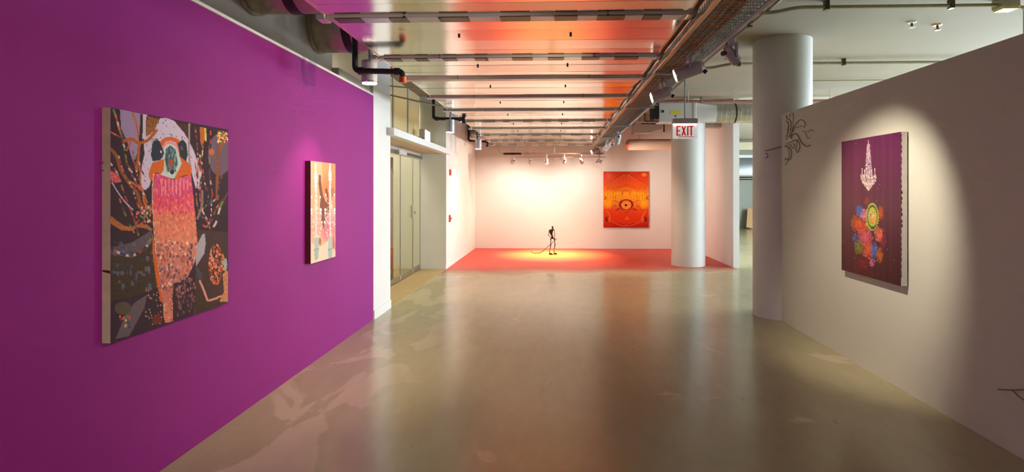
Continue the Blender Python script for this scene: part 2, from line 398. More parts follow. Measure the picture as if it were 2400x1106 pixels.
struct(box((-6.2, -6.2, -0.2), (12.2, 25.2, 0)).build('floor', M['floor']), 'polished concrete floor of the gallery with worn pale patches', 'floor')
struct(box((-6.2, -6.2, CH), (12.2, 25.2, CH + 0.2)).build('ceiling', M['ceiling']), 'off white painted concrete ceiling slab', 'ceiling')
struct(box((XL - 0.13, -6, 0), (XL, PIER0, 2.775)).build('wall_left', M['purple']), 'long wall painted purple behind the two left paintings', 'wall')
struct(box((XL - 0.13, -6, 2.775), (XL + 0.012, PIER0, 2.797)).build('trim_1', M['white']), 'thin white capping strip along top of the purple wall', 'trim')
struct(box((XL - 0.35, -6, 2.797), (XL - 0.10, 6.05, CH)).build('wall_bulkhead', M['bulk']), 'grey bulkhead above the purple wall', 'wall')
struct(box((XL - 0.30, 6.05, 2.797), (XL - 0.03, PIER0, 2.90)).build('trim_2', M['bulk']), 'grey box rail above end of the purple wall', 'trim')
struct(box((REC - 0.05, PIER0, 0), (XL + 0.004, PIER1, CH)).build('wall_pier', M['white'], None), 'white wall end between the purple wall and glass door', 'wall')
struct(box((XL + 0.004, PIER0 + 0.004, 0), (XL + 0.016, PIER1, 0.11)).build('baseboard_pier', M['white']), 'white baseboard at foot of the white wall end', 'baseboard')
struct(box((-3.75, RECB, 0), (XLF, YB, CH)).build('wall_far_left', M['white']), 'white wall beside the red floor, left of the back wall', 'wall')
struct(box((REC, RECB - 0.012, 0), (XLF, RECB, 0.10)).build('baseboard_recess', M['white']), 'white baseboard at back of the door recess', 'baseboard')
struct(box((REC, RECB - 0.02, 2.41), (XLF - 0.002, RECB, CH)).build('wall_recess_upper', M['grey_wall']), 'grey green upper wall above the white canopy', 'wall')
struct(box((-3.75, YB, 0), (XR2 + 0.13, YB + 0.15, CH)).build('wall_back', M['white']), 'white back wall behind the red floor', 'wall')
struct(box((XR2, YR2, 0), (XR2 + 0.125, YB, CH)).build('wall_far_right', M['white']), 'white wall right of the far column', 'wall')
struct(box((XR, -6, 0), (XR + 0.16, 7.30, 2.537)).build('wall_right', M['partition']), 'low white partition wall holding the purple chandelier painting', 'wall')
struct(box((-6.2, -6.2, 0), (12.2, -6, CH)).build('wall_rear', M['white']), 'white wall behind the viewer', 'wall')
struct(box((-3.75, PIER0 - 1.6, 0), (-3.62, RECB, CH)).build('wall_vestibule', M['cream']), 'cream wall behind the glass door', 'wall')
struct(box((-3.62, PIER0 - 1.6, 0), (XL - 0.35, PIER0 - 1.5, CH)).build('wall_vestibule_side', M['cream']))
struct(box((-6.2, -6, 0), (-6.05, 25, CH)).build('wall_outer_left', M['cream']))
# right outer wall with its row of windows
wr = MB()
wr.box((12.0, -6, 0), (12.2, 25, 0.7)); wr.box((12.0, -6, 3.1), (12.2, 25, CH)); wr.box((12.0, -6, 0.7), (12.2, 5.5, 3.1)); wr.box((12.0, 20.5, 0.7), (12.2, 25, 3.1))
for k in range(1, 5): wr.box((12.0, 5.5 + 3 * k - 0.1, 0.7), (12.2, 5.5 + 3 * k + 0.1, 3.1))
struct(wr.build('wall_outer_right', M['white']))
struct(box((-6.2, 25, 0), (12.2, 25.2, CH)).build('wall_far', M['far_wall']), 'far grey wall seen through the gap beside the column', 'wall')

# oak strip in front of the door
struct(box((REC - 0.9, PIER1 - 0.7, 0.0005), (XL + 0.004, RECB, 0.006)).build('floor_threshold', M['wood']), 'oak floor strip in the glass door recess', 'floor')
# red pigment floor
rf = MB(); nx = 40
top = [(XLF + 0.001 + (XR2 - XLF - 0.002) * i / nx) for i in range(nx + 1)]
vs = []; fs = []
for i, x in enumerate(top):
    yf = 11.05 + 0.10 * x + 0.12 * noise.noise((x * 0.9, 3.1, 0)) + (0.35 * max(0, (x - 2.6)) )
    vs += [(x, yf, 0.0002), (x, YB, 0.0002), (x, yf, 0.0012), (x, YB, 0.0012)]
for i in range(nx):
    a, b = 4 * i, 4 * i + 4
    fs += [(a + 2, b + 2, b + 3, a + 3), (a, a + 2, b + 2, b)]
rf.add(vs, fs)
struct(rf.build('floor_red', M['redfloor']), 'red floor area with spotlight yellow painted in around the small bronze figure', 'floor')

# columns
def column(name, cx, cy, r, label):
    mb = MB(); n = 64
    vs = []; fs = []
    for z in (0, CH):
        for k in range(n): vs.append((cx + r * math.cos(2 * math.pi * k / n), cy + r * math.sin(2 * math.pi * k / n), z))
    for k in range(n): fs.append((k, (k + 1) % n, n + (k + 1) % n, n + k))
    fs.append(tuple(range(n))); fs.append(tuple(range(n, 2 * n)))
    mb.add(vs, fs); o = mb.build(name, M['column'], None, True)
    struct(o, label, 'column'); return o
C1 = (2.923, 7.576, 0.355); C2 = (2.871, 12.60, 0.355)
column('column', *C1, 'thick white round column at the end of the partition')
column('column', *C2, 'white round column standing on the red floor under the exit sign')

# ------------------------------------------------------------------ glass door recess
cl = thing('clerestory', 'amber frosted panes above the white door canopy', 'window', (REC, 9.8, 2.42)); cl['kind'] = 'structure'
ys = [PIER1, 8.75, 9.75, 10.75, RECB - 0.02]
for a, b in zip(ys[:-1], ys[1:]):
    box((REC - 0.012, a + 0.03, 2.47), (REC + 0.002, b - 0.03, CH - 0.002)).build('pane', M['frosted'], cl)
for y in ys[1:-1]:
    box((REC - 0.03, y - 0.03, 2.47), (REC + 0.02, y + 0.03, CH - 0.002)).build('mullion', M['bulk'], cl)
box((REC - 0.04, PIER1, 2.30), (REC + 0.02, RECB - 0.02, 2.468)).build('sill', M['bulk'], cl)

cn = thing('door_canopy', 'white canopy beam with tan underside over the glass door', 'canopy', (-2.4, 9.9, 2.34))
box((-2.285, 7.70, 2.345), (-2.15, 12.05, 2.447), 0.004).build('fascia', M['white'], cn)
box((REC + 0.03, PIER1 + 0.005, 2.36), (-2.287, RECB - 0.03, 2.40)).build('soffit', M['tan'], cn)

dr = thing('door_1', 'frameless glass double door with metal rails under the canopy', 'door', (REC, 10, 0.008)); dr['kind'] = 'structure'
hd = box((REC - 0.05, PIER1 + 0.01, 2.235), (REC + 0.06, RECB - 0.03, 2.298), 0.004).build('header_rail', M['steel'], dr)
MB().box((REC + 0.06, 10.35, 2.262), (REC + 0.085, 11.5, 2.278)).build('closer_arm', M['darksteel'], hd)
MB().box((REC + 0.06, 9.75, 2.225), (REC + 0.12, 10.25, 2.297)).build('closer_box', M['vav'], hd)
for y0, y1 in ((7.9, 9.05), (9.07, 10.2), (10.22, 11.10), (11.12, 11.70)):
    lf = box((REC - 0.006, y0, 0.10), (REC + 0.006, y1, 2.23)).build('glass_leaf', M['glass'], dr)
    box((REC - 0.02, y0, 0.012), (REC + 0.02, y1, 0.10), 0.004).build('bottom_rail', M['steel'], lf)
for y in (10.21, 11.11, 11.71):
    tube([(REC + 0.012, y, 0.03), (REC + 0.012, y, 2.235)], 0.008, 8).build('edge_strip', M['steel'], dr)
MB().box((REC + 0.008, 11.0, 1.08), (REC + 0.03, 11.06, 1.32)).build('handle', M['alu'], dr)
MB().box((REC + 0.008, 11.25, 1.15), (REC + 0.03, 11.45, 1.20)).build('lock', M['alu'], dr)

gt = thing('security_gate', 'narrow brown metal bar gate standing inside the glass door', 'gate', (REC - 0.12, 9.8, 0.008))
for y in (9.58, 9.75, 9.95, 10.10, 10.17):
    tube([(REC - 0.12, y, 0.02), (REC - 0.12, y, 2.19)], 0.016, 8).build('bar', M['gate'], gt)
for z in (0.18, 1.15, 1.93):
    box((REC - 0.135, 9.3, z - 0.018), (REC - 0.105, 10.2, z + 0.018)).build('cross_rail', M['gate'], gt)
box((REC - 0.14, 9.3, 0.008), (REC - 0.10, 10.2, 0.03)).build('floor_track', M['darksteel'], gt)

es = thing('emergency_light', 'glowing white emergency lamp standing on the white canopy', 'lamp', (-2.45, 11.3, 2.41))
box((-2.62, 11.15, 2.447), (-2.50, 11.35, 2.80), 0.01).build('housing', M['vav'], es)
box((-2.50, 11.13, 2.49), (-2.485, 11.50, 2.77), 0.004).build('lit_face', M['tube'], es)
tube(bend([(-2.56, 11.15, 2.62), (-2.56, 10.9, 2.62), (-2.60, 10.8, 2.58), (-2.65, 10.75, 2.45)], 0.04), 0.012).build('cable', M['darksteel'], es)

for k, (u0, v0) in enumerate(((1055, 404), (1054, 512))):
    p = onX(u0, v0, XLF + 0.01)
    nm = ('alarm_strobe', 'small orange strobe box high on the white side wall', 'alarm') if k == 0 else ('alarm_call_point', 'red orange pull box at mid height of the white side wall', 'alarm')
    t = thing(nm[0], nm[1], nm[2], (XLF, p.y, p.z))
    h = 0.065 if k == 0 else 0.075
    box((XLF + 0.0005, p.y - 0.05, p.z - h), (XLF + 0.03, p.y + 0.05, p.z + h), 0.006).build('case', M['orange'], t)
    box((XLF + 0.03, p.y - 0.02, p.z - 0.02), (XLF + 0.045, p.y + 0.02, p.z + 0.02), 0.004).build('lever' if k else 'lens', M['stain'] if k else M['white'], t)

# ------------------------------------------------------------------ suspended mirror-metal ceiling
CZ = 2.77; CX0, CX1, CY0, CY1 = -1.52, 0.93, -1.2, 15.55
sus = thing('suspended_ceiling', 'mirror bright metal deck ceiling hung over the corridor', 'ceiling', (0, 7, CZ)); sus['kind'] = 'structure'
PW = 0.30; y = CY0; k = 0
while y < CY1 - 0.05:
    y1 = min(CY1, y + PW); tilt = math.radians(random.uniform(0.05, 1.0)) * (1.0 if k % 2 else -1.0); seed = random.random() * 50
    ph = k
    def f(a, b, y=y, y1=y1, tilt=tilt, seed=seed):
        X = CX0 + (CX1 - CX0) * a; Y = y + 0.002 + (y1 - y - 0.004) * b
        z = CZ + (b - 0.5) * (y1 - y) * math.tan(tilt) + 0.002 * noise.noise((X * 1.3, seed, b * 0.8)) * 1.0
        return (X, Y, z)
    mb = MB(); mb.grid(f, 24, 4)
    o = mb.build('panel', M['deck'], sus, True)
    # folded lip at the seam
    MB().box((CX0, y1 - 0.004, CZ + 0.004), (CX1, y1 + 0.004, CZ + 0.04)).build('seam_lip', M['darksteel'], sus)
    y = y1; k += 1
box((CX1, CY0, CZ - 0.004), (CX1 + 0.012, CY1, CZ + 0.07)).build('edge_angle', M['alu'], sus)
box((CX0 - 0.012, CY0, CZ - 0.004), (CX0, CY1, CZ + 0.07)).build('edge_angle', M['alu'], sus)
box((CX0, CY0, CZ + 0.05), (CX1, CY1, CZ + 0.07)).build('backing', M['darksteel'], sus)
BEAMY = [2.68, 3.88, 5.07, 6.01, 7.20, 8.38, 9.67, 10.83, 12.09, 13.45, 14.70]
for a, b in zip(BEAMY[:-1], BEAMY[1:]):
    for x in (-0.72, 0.12):
        MB().tube([(x, (a + b) / 2 - 0.12, CZ - 0.014), (x, (a + b) / 2 - 0.12, CZ + 0.003)], 0.009, 8).build('bolt', M['black'], sus)

ORD = ['behind the viewer', 'nearest', 'second nearest', 'third', 'fourth', 'fifth', 'sixth', 'seventh', 'eighth', 'ninth', 'tenth and farthest']
PLATED = {1, 2, 6, 8, 9, 10}
for i, y in enumerate(BEAMY):
    if i == 0: continue
    kind = 'chequered bright and dark' if i in PLATED else 'plain steel underside'
    t = thing('ceiling_crossbar', 'metal ceiling crossbar, %s from the front, %s' % (ORD[i], kind), 'crossbar', (-0.33, y, 2.715), 'crossbars under the mirror metal ceiling')
    x0 = -1.60 + random.uniform(-0.02, 0.03); x1 = 0.93
    zb, zt = 2.752, 2.776
    b = MB(); b.box((x0, y - 0.05, zb + 0.004), (x1, y + 0.05, zt), bev=0.004)
    b.build('channel', M['channel'], t)
    if i in PLATED:
        x = x0 + 0.12; q = 0
        while x < x1 - 0.12:
            L_ = random.uniform(0.11, 0.22)
            xe = min(x + L_, x1 - 0.06)
            MB().box((x, y - 0.052, zb - 0.003), (xe, y + 0.052, zb + 0.003)).build('plate', M['platelight'] if q % 2 else M['platedark'], t)
            x = xe + 0.004; q += 1
    else:
        MB().box((x0 + 0.05, y - 0.052, zb - 0.002), (x1 - 0.04, y + 0.052, zb + 0.003)).build('plate', M['channel'], t)
    MB().box((x0 - 0.005, y - 0.06, zb - 0.004), (x0 + 0.06, y + 0.06, zt + 0.01), bev=0.006).build('end_clamp', M['galv'], t)
    MB().box((x1 - 0.06, y - 0.06, zb - 0.004), (x1 + 0.005, y + 0.06, zt + 0.01), bev=0.006).build('end_clamp', M['galv'], t)
    for xx in (-1.0, 0.35):
        MB().tube([(xx, y - 0.056, zb + 0.007), (xx, y + 0.056, zb + 0.007)], 0.006, 8).build('bolt', M['black'], t)

# rounded sheet-metal ducts between bulkhead and metal ceiling
for i, (yc, lab) in enumerate(((4.40, 'nearer'), (5.66, 'farther'))):
    t = thing('air_duct', 'shiny round air duct through the grey bulkhead, the %s of two' % lab, 'duct', (-1.9, yc, 2.9), 'round air ducts over the purple wall')
    zc = 3.22; r = 0.25
    mb = MB(); mb.tube([(XL - 0.098, yc, zc), (-1.15, yc, zc)], r, 32, False); mb.build('shell', M['ductgalv'], t, True)
    MB().tube([(-2.03, yc, zc), (-1.95, yc, zc)], r + 0.006, 32).build('strap', M['black'], t, True)
    MB().tube([(XL - 0.098, yc, zc), (XL - 0.06, yc, zc)], r + 0.012, 32).build('collar', M['ductgalv'], t, True)
t = thing('air_duct', 'short pink lit duct stub entering above the white side wall', 'duct', (-2.0, 14.6, 2.9))
MB().tube([(XLF - 0.002 + 0.004, 14.6, 3.02), (-1.4, 14.6, 3.02)], 0.2, 28, False).build('shell', M['galv'], t, True)
MB().tube([(-1.95, 14.6, 3.02), (-1.88, 14.6, 3.02)], 0.206, 28).build('strap', M['darksteel'], t, True)

# black sprinkler pipes
PIPES = [('nearest black offset pipe with a copper fitting on its end', 5.06, [(832, 108), (832, 166), (943, 168), (944, 186)]),
         ('second black offset pipe, past the cream recess', 9.36, [(1016, 240), (1016, 278), (1087, 279), (1088, 285)]),
         ('third black offset pipe near the white side wall', 14.3, [(1098, 311), (1098, 330), (1142, 332), (1143, 341)])]
for lab, yy, px in PIPES:
    P = [onY(u, v, yy) for u, v in px]
    t = thing('sprinkler_pipe', lab, 'pipe', P[1], 'black offset pipes beside the metal ceiling')
    P[0] = Vector((P[0].x, yy, CH))
    tube(bend(P, 0.05), 0.025, 10).build('pipe', M['black'], t, True)
    for q in (1, 2):
        d = (P[q + 1] - P[q]).normalized()
        tube([P[q] + d * 0.03 if q == 1 else P[q] - (P[2] - P[1]).normalized() * 0.07, P[q] + d * 0.08 if q == 1 else P[q] - (P[2] - P[1]).normalized() * 0.02], 0.033, 10).build('elbow', M['black'], t, True)
    e = P[3]
    tube([e + Vector((0, 0, 0.02)), e - Vector((0, 0, 0.03))], 0.036, 12).build('end_fitting', M['copper'] if yy < 6 else M['black'], t, True)

# can downlights beside the metal ceiling
CANS = [(866, 195, 52, 'nearest grey cylinder downlight beside the metal ceiling'), (1055, 310, 22, 'second grey cylinder downlight, above the white canopy end'), (1121, 349, 15, 'farthest grey cylinder downlight near the white side wall')]
for u, v, hh, lab in CANS:
    b = onX(u, v, -1.68); r = 0.072; h = 0.2
    t = thing('can_downlight', lab, 'lamp', b, 'grey cylinder downlights on the left')
    mb = MB(); n = 28
    mb.tube([(b.x, b.y, b.z + 0.012), (b.x, b.y, b.z + h)], r, n); mb.build('can', M['lampgrey'], t, True)
    mb = MB(); mb.tube([(b.x, b.y, b.z), (b.x, b.y, b.z + 0.018)], r * 1.02, n); mb.build('rim', M['alu'], t, True)
    mb = MB(); mb.tube([(b.x, b.y, b.z - 0.006), (b.x, b.y, b.z + 0.004)], r * 0.9, n); mb.build('lens', M['lens'], t, True)
    tube([(b.x, b.y, b.z + h), (b.x, b.y, CH)], 0.012, 8).build('stem', M['lampgrey'], t)
    spot('can_lamp', (b.x, b.y, b.z - 0.03), (b.x - 0.35, b.y + 0.1, 0), 60, 95, WARM, 0.7)

# ------------------------------------------------------------------ wire basket tray
TX0, TX1, TZ, TY0, TY1 = 0.955, 1.265, 2.725, 0.5, 14.6
ct = thing('cable_tray', 'long wire basket cable tray along the right edge of the metal ceiling', 'cable tray', (1.1, 7.5, TZ))
mb = MB(); wr_ = 0.0024
for x in np.linspace(TX0, TX1, 7): mb.box((x - wr_, TY0, TZ - wr_), (x + wr_, TY1, TZ + wr_))
for zz in (TZ + 0.035, TZ + 0.07, TZ + 0.105):
    for x in (TX0, TX1): mb.box((x - wr_, TY0, zz - wr_), (x + wr_, TY1, zz + wr_))
yy = TY0
while yy < TY1:
    mb.box((TX0, yy - wr_, TZ - 2 * wr_), (TX1, yy + wr_, TZ))
    for x in (TX0, TX1): mb.box((x - wr_, yy - wr_, TZ), (x + wr_, yy + wr_, TZ + 0.11))
    yy += 0.06
mb.build('wire_basket', M['wire'], ct, kind='stuff')
for x, r in ((0.992, 0.022), (1.034, 0.02), (1.076, 0.023), (1.116, 0.018), (1.150, 0.016)):
    pts = [(x + 0.008 * math.sin(q * 1.7 + x * 40), TY0 + (TY1 - TY0) * q / 30, TZ + r + 0.004) for q in range(31)]
    MB().tube(pts, r, 8).build('cable', M['cable'], ct, True)
MB().box((TX0 - 0.03, TY0, TZ - 0.028), (TX0 + 0.006, TY1, TZ - 0.007), bev=0.003).build('track_rail', M['rail'], ct)
MB().box((TX1 - 0.02, TY0, TZ - 0.028), (TX1 + 0.008, TY1, TZ - 0.007), bev=0.003).build('track_rail', M['lampgrey'], ct)
for x in (TX0 - 0.005, TX1 + 0.005):
    MB().box((x - 0.003, 7.6, TZ - 0.004), (x + 0.003, TY1, TZ + 0.112)).build('side_plate', M['vav'], ct)
for yy in (3.2, 5.4, 7.6, 9.8, 12.0, 14.2):
    r_ = tube([(TX0 - 0.012, yy, TZ - 0.01), (TX0 - 0.012, yy, CH)], 0.005, 6).build('hanger_rod', M['wire'], ct)
    tube([(TX1 + 0.012, yy, TZ - 0.01), (TX1 + 0.012, yy, CH)], 0.005, 6).build('hanger_rod', M['wire'], ct)
    MB().box((TX0 - 0.03, yy - 0.02, TZ - 0.05), (TX1 + 0.03, yy + 0.02, TZ - 0.029)).build('hanger_bar', M['wire'], ct)

# ------------------------------------------------------------------ spotlights
def spotlight(name, label, pos, target, power, ang, heads=1, r=0.058, length=0.17, stem=0.13, lens='lens', group=None, top=None, col=WARM, blend=0.6, cat='spotlight', lamp=True):
    pos = Vector(pos); top = top if top is not None else TZ - 0.03
    t = thing(name, label, cat, (pos.x, pos.y, top), group)
    MB().box((pos.x - 0.018, pos.y - 0.045, top - 0.045), (pos.x + 0.018, pos.y + 0.045, top), bev=0.004).build('track_adapter', M['lampgrey'], t)
    d = (Vector(target) - pos).normalized()
    side = d.cross(Vector((0, 0, 1))).normalized(); upv = side.cross(d)
    hinge = pos + Vector((0, 0, 0.0))
    MB().tube([(pos.x, pos.y, top - 0.04), (pos.x, pos.y, pos.z + r * 1.0)], 0.012, 8).build('stem', M['lampgrey'], t)
    # flat yoke arm on each side
    rotm = Matrix((side, d, upv)).transposed()
    for sgn in (-1, 1):
        c = pos + side * (r * heads + 0.006) * sgn
        MB().box(c - Vector((0.006, 0.022, 0.0)) + Vector((0, 0, -0.02)), c + Vector((0.006, 0.022, r + 0.045))).build('yoke', M['lampgrey'], t)
    MB().box(pos - Vector((r * heads + 0.01, r * heads + 0.01, 0)) * 0.0 - Vector((0.02, 0.02, 0)) + Vector((0, 0, r + 0.03)), pos + Vector((0.02, 0.02, r + 0.045))).build('yoke_bridge', M['lampgrey'], t)
    for h in range(heads):
        off = side * ((h - (heads - 1) / 2) * 2.15 * r)
        c = pos + off
        a = c - d * length * 0.45; b = c + d * length * 0.55
        MB().tube([a - d * 0.03, a, a + d * 0.001, b], [r * 0.55, r * 0.9, r, r], 24).build('head', M['lampgrey'], t, True)
        MB().tube([b, b + d * 0.012], r * 1.04, 24).build('rim', M['alu'], t, True)
        MB().tube([b + d * 0.008, b + d * 0.0145], r * 0.9, 24).build('lens', M[lens], t, True)
        if lamp: spot('track_lamp', b + d * 0.03, Vector(target) + off, power, ang, col, blend)
    k = pos - d * length * 0.5 - upv * r * 0.6
    MB().tube([k, k - upv * 0.03 - d * 0.02], [0.014, 0.018], 10).build('knob', M['black'], t, True)
    return t

G1 = 'grey track spotlights under the cable tray'
spotlight('track_spotlight', 'grey track spotlight turned right toward the partition painting', (1.285, 4.27, 2.585), (2.79, 5.1, 1.2), 220, 66, group=G1, col=(1.0, 0.9, 0.76), r=0.04, length=0.1, lens='lensdim', blend=0.75)
spotlight('track_spotlight', 'added grey track spotlight nearest the viewer, unseen above the frame, lighting the creature painting', (1.10, 2.60, 2.58), (-2.25, 3.4, 1.3), 130, 100, group=G1, col=(1.0, 0.9, 0.8), r=0.055, length=0.2, blend=1.0)  # extra spotlight out of view, added to brighten the creature painting
spotlight('track_spotlight', 'largest grey track spotlight, its bright lens turned left', (1.10, 4.78, 2.58), (-2.25, 5.2, 1.4), 150, 84, group=G1, r=0.055, length=0.2)
spotlight('track_spotlight', 'twin headed grey track spotlight turned left', (1.08, 5.90, 2.57), (-2.25, 6.3, 1.5), 62, 84, blend=1.0, r=0.05, heads=2, group=G1)
spotlight('track_spotlight', 'grey track spotlight pointing down, nearer of the far pair', (1.16, 10.76, 2.56), (0.8, 13.4, 0), 150, 110, group=G1)
spotlight('track_spotlight', 'grey track spotlight pointing down, farther of the far pair', (1.13, 12.5, 2.55), (-0.9, 13.8, 0), 190, 115, group=G1)
spotlight('track_spotlight', 'last tray spotlight glaring sideways near the back wall', (1.02, 14.6, 2.60), (-2.2, 13.8, 1.4), 200, 95, group=G1)

# far pipe with its row of small spotlights
RY = 14.75
rp = thing('lighting_pipe', 'slim horizontal lighting pipe in front of the back wall', 'pipe', (0, RY, 2.56))
pz = onY(1300, 360, RY).z
tube(bend([(-1.45, RY, pz + 0.14), (-1.38, RY, pz), (1.25, RY, pz)], 0.05), 0.022, 10).build('pipe', M['conduit'], rp, True)
tube([(-1.30, RY, pz), (-0.85, RY, pz)], 0.028, 10).build('black_sleeve', M['black'], rp, True)
for x in (-1.0, 0.0, 1.0): tube([(x, RY, pz), (x, RY, CZ)], 0.006, 6).build('hanger', M['wire'], rp)
MB().box((-1.0, RY + 0.07, pz - 0.09), (1.3, RY + 0.09, pz - 0.075)).build('lower_rail', M['redpipe'], rp)
ROW = [(1202, (-1.6, 16.05, 0.9), 42, 'lensdim', 'first of six small spotlights on the far pipe, counted from the purple wall side'),
       (1243, (-0.9, 16.1, 0.9), 36, 'white', 'second of six small spotlights on the far pipe, unlit face'),
       (1281, (-0.05, 14.55, 0), 480, 'lensdim', 'third of six small spotlights on the far pipe, above the figure'),
       (1323, (0.1, 16.1, 0.9), 36, 'white', 'fourth of six small spotlights on the far pipe'),
       (1363, (1.0, 16.1, 1.2), 38, 'white', 'fifth of six small spotlights on the far pipe'),
       (1405, (3.72, 14.9, 1.5), 110, 'lensdim', 'sixth of six small spotlights on the far pipe, beside the glaring one')]
for u, tg, pw, ln, lab in ROW:
    p = onY(u, 376, RY); spotlight('pipe_spotlight', lab, (p.x, RY, p.z - 0.02), tg, pw * (1.2 if tg[2] > 0 else 0.9), 125 if tg[2] > 0 else 80, r=0.042, length=0.1, group='small spotlights on the far pipe', top=pz - 0.03, lens=ln, col=(1.0, 0.86, 0.75) if tg[2] > 0 else (1.0, 0.82, 0.46), blend=0.8)

# ------------------------------------------------------------------ exit sign
ep0 = onY(1576, 278, 7.1); ep1 = onY(1634, 325, 7.1); ey = 7.1
ex = thing('exit_sign', 'white illuminated exit sign with red letters hanging on a rod', 'sign', ((ep0.x + ep1.x) / 2, ey, ep1.z))
w_ = ep1.x - ep0.x; zt_ = onY(1600, 278, ey).z; zm = onY(1600, 290, ey).z; zb_ = onY(1600, 325, ey).z
MB().box((ep0.x, ey - 0.04, zm), (ep1.x, ey + 0.04, zt_), bev=0.006).build('housing', M['vav'], ex)
MB().box((ep0.x + 0.01, ey - 0.03, zm - 0.008), (ep1.x - 0.01, ey + 0.03, zm - 0.001)).build('lamp_tube', M['tube'], ex)
MB().box((ep0.x + 0.004, ey - 0.006, zb_), (ep1.x - 0.004, ey + 0.006, zm - 0.009)).build('panel', M['exitpanel'], ex)
tube([((ep0.x + ep1.x) / 2, ey, zt_), ((ep0.x + ep1.x) / 2, ey, CH)], 0.008, 8).build('hanger_rod', M['wire'], ex)
lx = [onY(u, 310, ey).x for u in (1585, 1594, 1599.5, 1606.5, 1611, 1614, 1617, 1626)]
z0l, z1l = onY(1600, 318, ey).z, onY(1600, 295, ey).z
yl0, yl1 = ey - 0.010, ey - 0.0062; sw = 0.017
def bar(x0, z0, x1, z1): MB_L.box((min(x0, x1), yl0, min(z0, z1)), (max(x0, x1), yl1, max(z0, z1)))
MB_L = MB(); a0, a1 = lx[0], lx[1] + 0.006
bar(a0, z0l, a0 + sw, z1l); bar(a0, z0l, a1, z0l + 0.014); bar(a0, (z0l + z1l) / 2 - 0.007, a1 - 0.008, (z0l + z1l) / 2 + 0.007); bar(a0, z1l - 0.014, a1, z1l)
MB_L.build('letter', M['exitred'], ex)
MB_L = MB(); xm = (lx[2] + lx[3]) / 2 - 0.004; hh = (z1l - z0l) / 2; zc = (z0l + z1l) / 2; hw = 0.02
for sg in (-1, 1):
    vs = [(xm + sg * hw - sw / 2, y_, z0l) if q == 0 else (xm + sg * hw + sw / 2, y_, z0l) if q == 1 else (xm - sg * hw + sw / 2, y_, z1l) if q == 2 else (xm - sg * hw - sw / 2, y_, z1l) for y_ in (yl0 - 0.0005 * (sg + 1), yl1) for q in range(4)]
    MB_L.add(vs, [(0, 1, 2, 3), (4, 5, 6, 7), (0, 1, 5, 4), (1, 2, 6, 5), (2, 3, 7, 6), (3, 0, 4, 7)])
MB_L.build('letter', M['exitred'], ex)
MB_L = MB(); xi = lx[4] + 0.003; bar(xi - sw / 2, z0l, xi + sw / 2, z1l); MB_L.build('letter', M['exitred'], ex)
MB_L = MB(); xt = lx[6] + 0.014; bar(xt - sw / 2, z0l, xt + sw / 2, z1l); bar(xt - 0.03, z1l - 0.014, xt + 0.03, z1l); MB_L.build('letter', M['exitred'], ex)
MB_L = MB(); bar(lx[0] + 0.02, zb_ + 0.018, lx[7], zb_ + 0.026); MB_L.build('underline', M['exitred'], ex)

# ------------------------------------------------------------------ air handling boxes and ducts on the right
v0 = onY(1545, 241, 11); v1 = onY(1632, 285, 11)
vb = thing('air_control_box', 'grey sheet metal air box with a yellow sticker behind the exit sign', 'air box', ((v0.x + v1.x) / 2, 11.2, v1.z))
MB().box((v0.x, 11.0, v1.z), (v1.x, 11.42, v0.z), bev=0.006).build('case', M['vav'], vb)
p0 = onY(1572, 259, 11); p1 = onY(1595, 268, 11)
MB().box((p0.x, 10.996, p1.z), (p1.x, 10.9995, p0.z)).build('sticker', M['yellow'], vb, label='yellow rectangular sticker')
p0 = onY(1581, 270, 11); p1 = onY(1585, 274, 11)
MB().box((p0.x, 10.996, p1.z), (p1.x, 10.9995, p0.z)).build('sticker', M['blue'], vb, label='small blue sticker')
p0 = onY(1551, 258, 11); p1 = onY(1556, 264, 11)
MB().box((p0.x, 10.99, p1.z), (p1.x, 10.9995, p0.z)).build('damper_knob', M['black'], vb)
MB().box((v1.x - 0.06, 10.992, v1.z + 0.01), (v1.x - 0.045, 10.9995, v0.z - 0.01)).build('seam', M['galv'], vb)
fr = MB()
xa, xb_ = onY(1510, 250, 11).x, v0.x
for (za, zb2) in ((v1.z, v1.z + 0.02), (v0.z - 0.02, v0.z)): fr.box((xa, 11.0, za), (xb_, 11.02, zb2)); fr.box((xa, 11.38, za), (xb_, 11.40, zb2))
for x in (xa, xa + 0.13): fr.box((x, 11.0, v1.z + 0.02), (x + 0.02, 11.02, v0.z - 0.02))
fr.build('control_frame', M['darksteel'], vb)
MB().box((xb_ - 0.13, 11.03, v1.z + 0.06), (xb_ - 0.002, 11.3, v0.z - 0.05), bev=0.006).build('actuator', M['black'], vb)
for x in (v0.x + 0.1, v1.x - 0.1): tube([(x, 11.2, v0.z - 0.002), (x, 11.2, CH)], 0.006, 6).build('hanger', M['wire'], vb)
du = thing('air_duct', 'thick silver spiral duct running right from the grey air box', 'duct', (4.2, 11.2, v1.z))
zc = (v0.z + v1.z) / 2; n = 32; rr_ = 0.182
x0 = v1.x + 0.002; x1 = onY(1682, 260, 11).x
sq = []
hx, hz = 0.19, (v0.z - v1.z) / 2
for q in range(n):
    a = 2 * math.pi * q / n; cx_, cz_ = math.cos(a), math.sin(a); m_ = max(abs(cx_), abs(cz_))
    sq.append((x0, 11.2 + hx * cx_ / m_, zc + hz * cz_ / m_))
rd = [(x1, 11.2 + rr_ * math.cos(2 * math.pi * q / n), zc + rr_ * math.sin(2 * math.pi * q / n)) for q in range(n)]
MB().add(sq + rd, [(q, (q + 1) % n, n + (q + 1) % n, n + q) for q in range(n)]).build('transition', M['vav'], du)
pts = []; rs = []
x = x1
while x < 8.0:
    for dx, dr in ((0, 0), (0.07, 0), (0.074, 0.006), (0.084, 0.006), (0.088, 0)):
        pts.append((x + dx, 11.2, zc)); rs.append(rr_ + dr)
    x += 0.09
MB().tube(pts, rs, 28).build('spiral_shell', M['galv'], du, True)
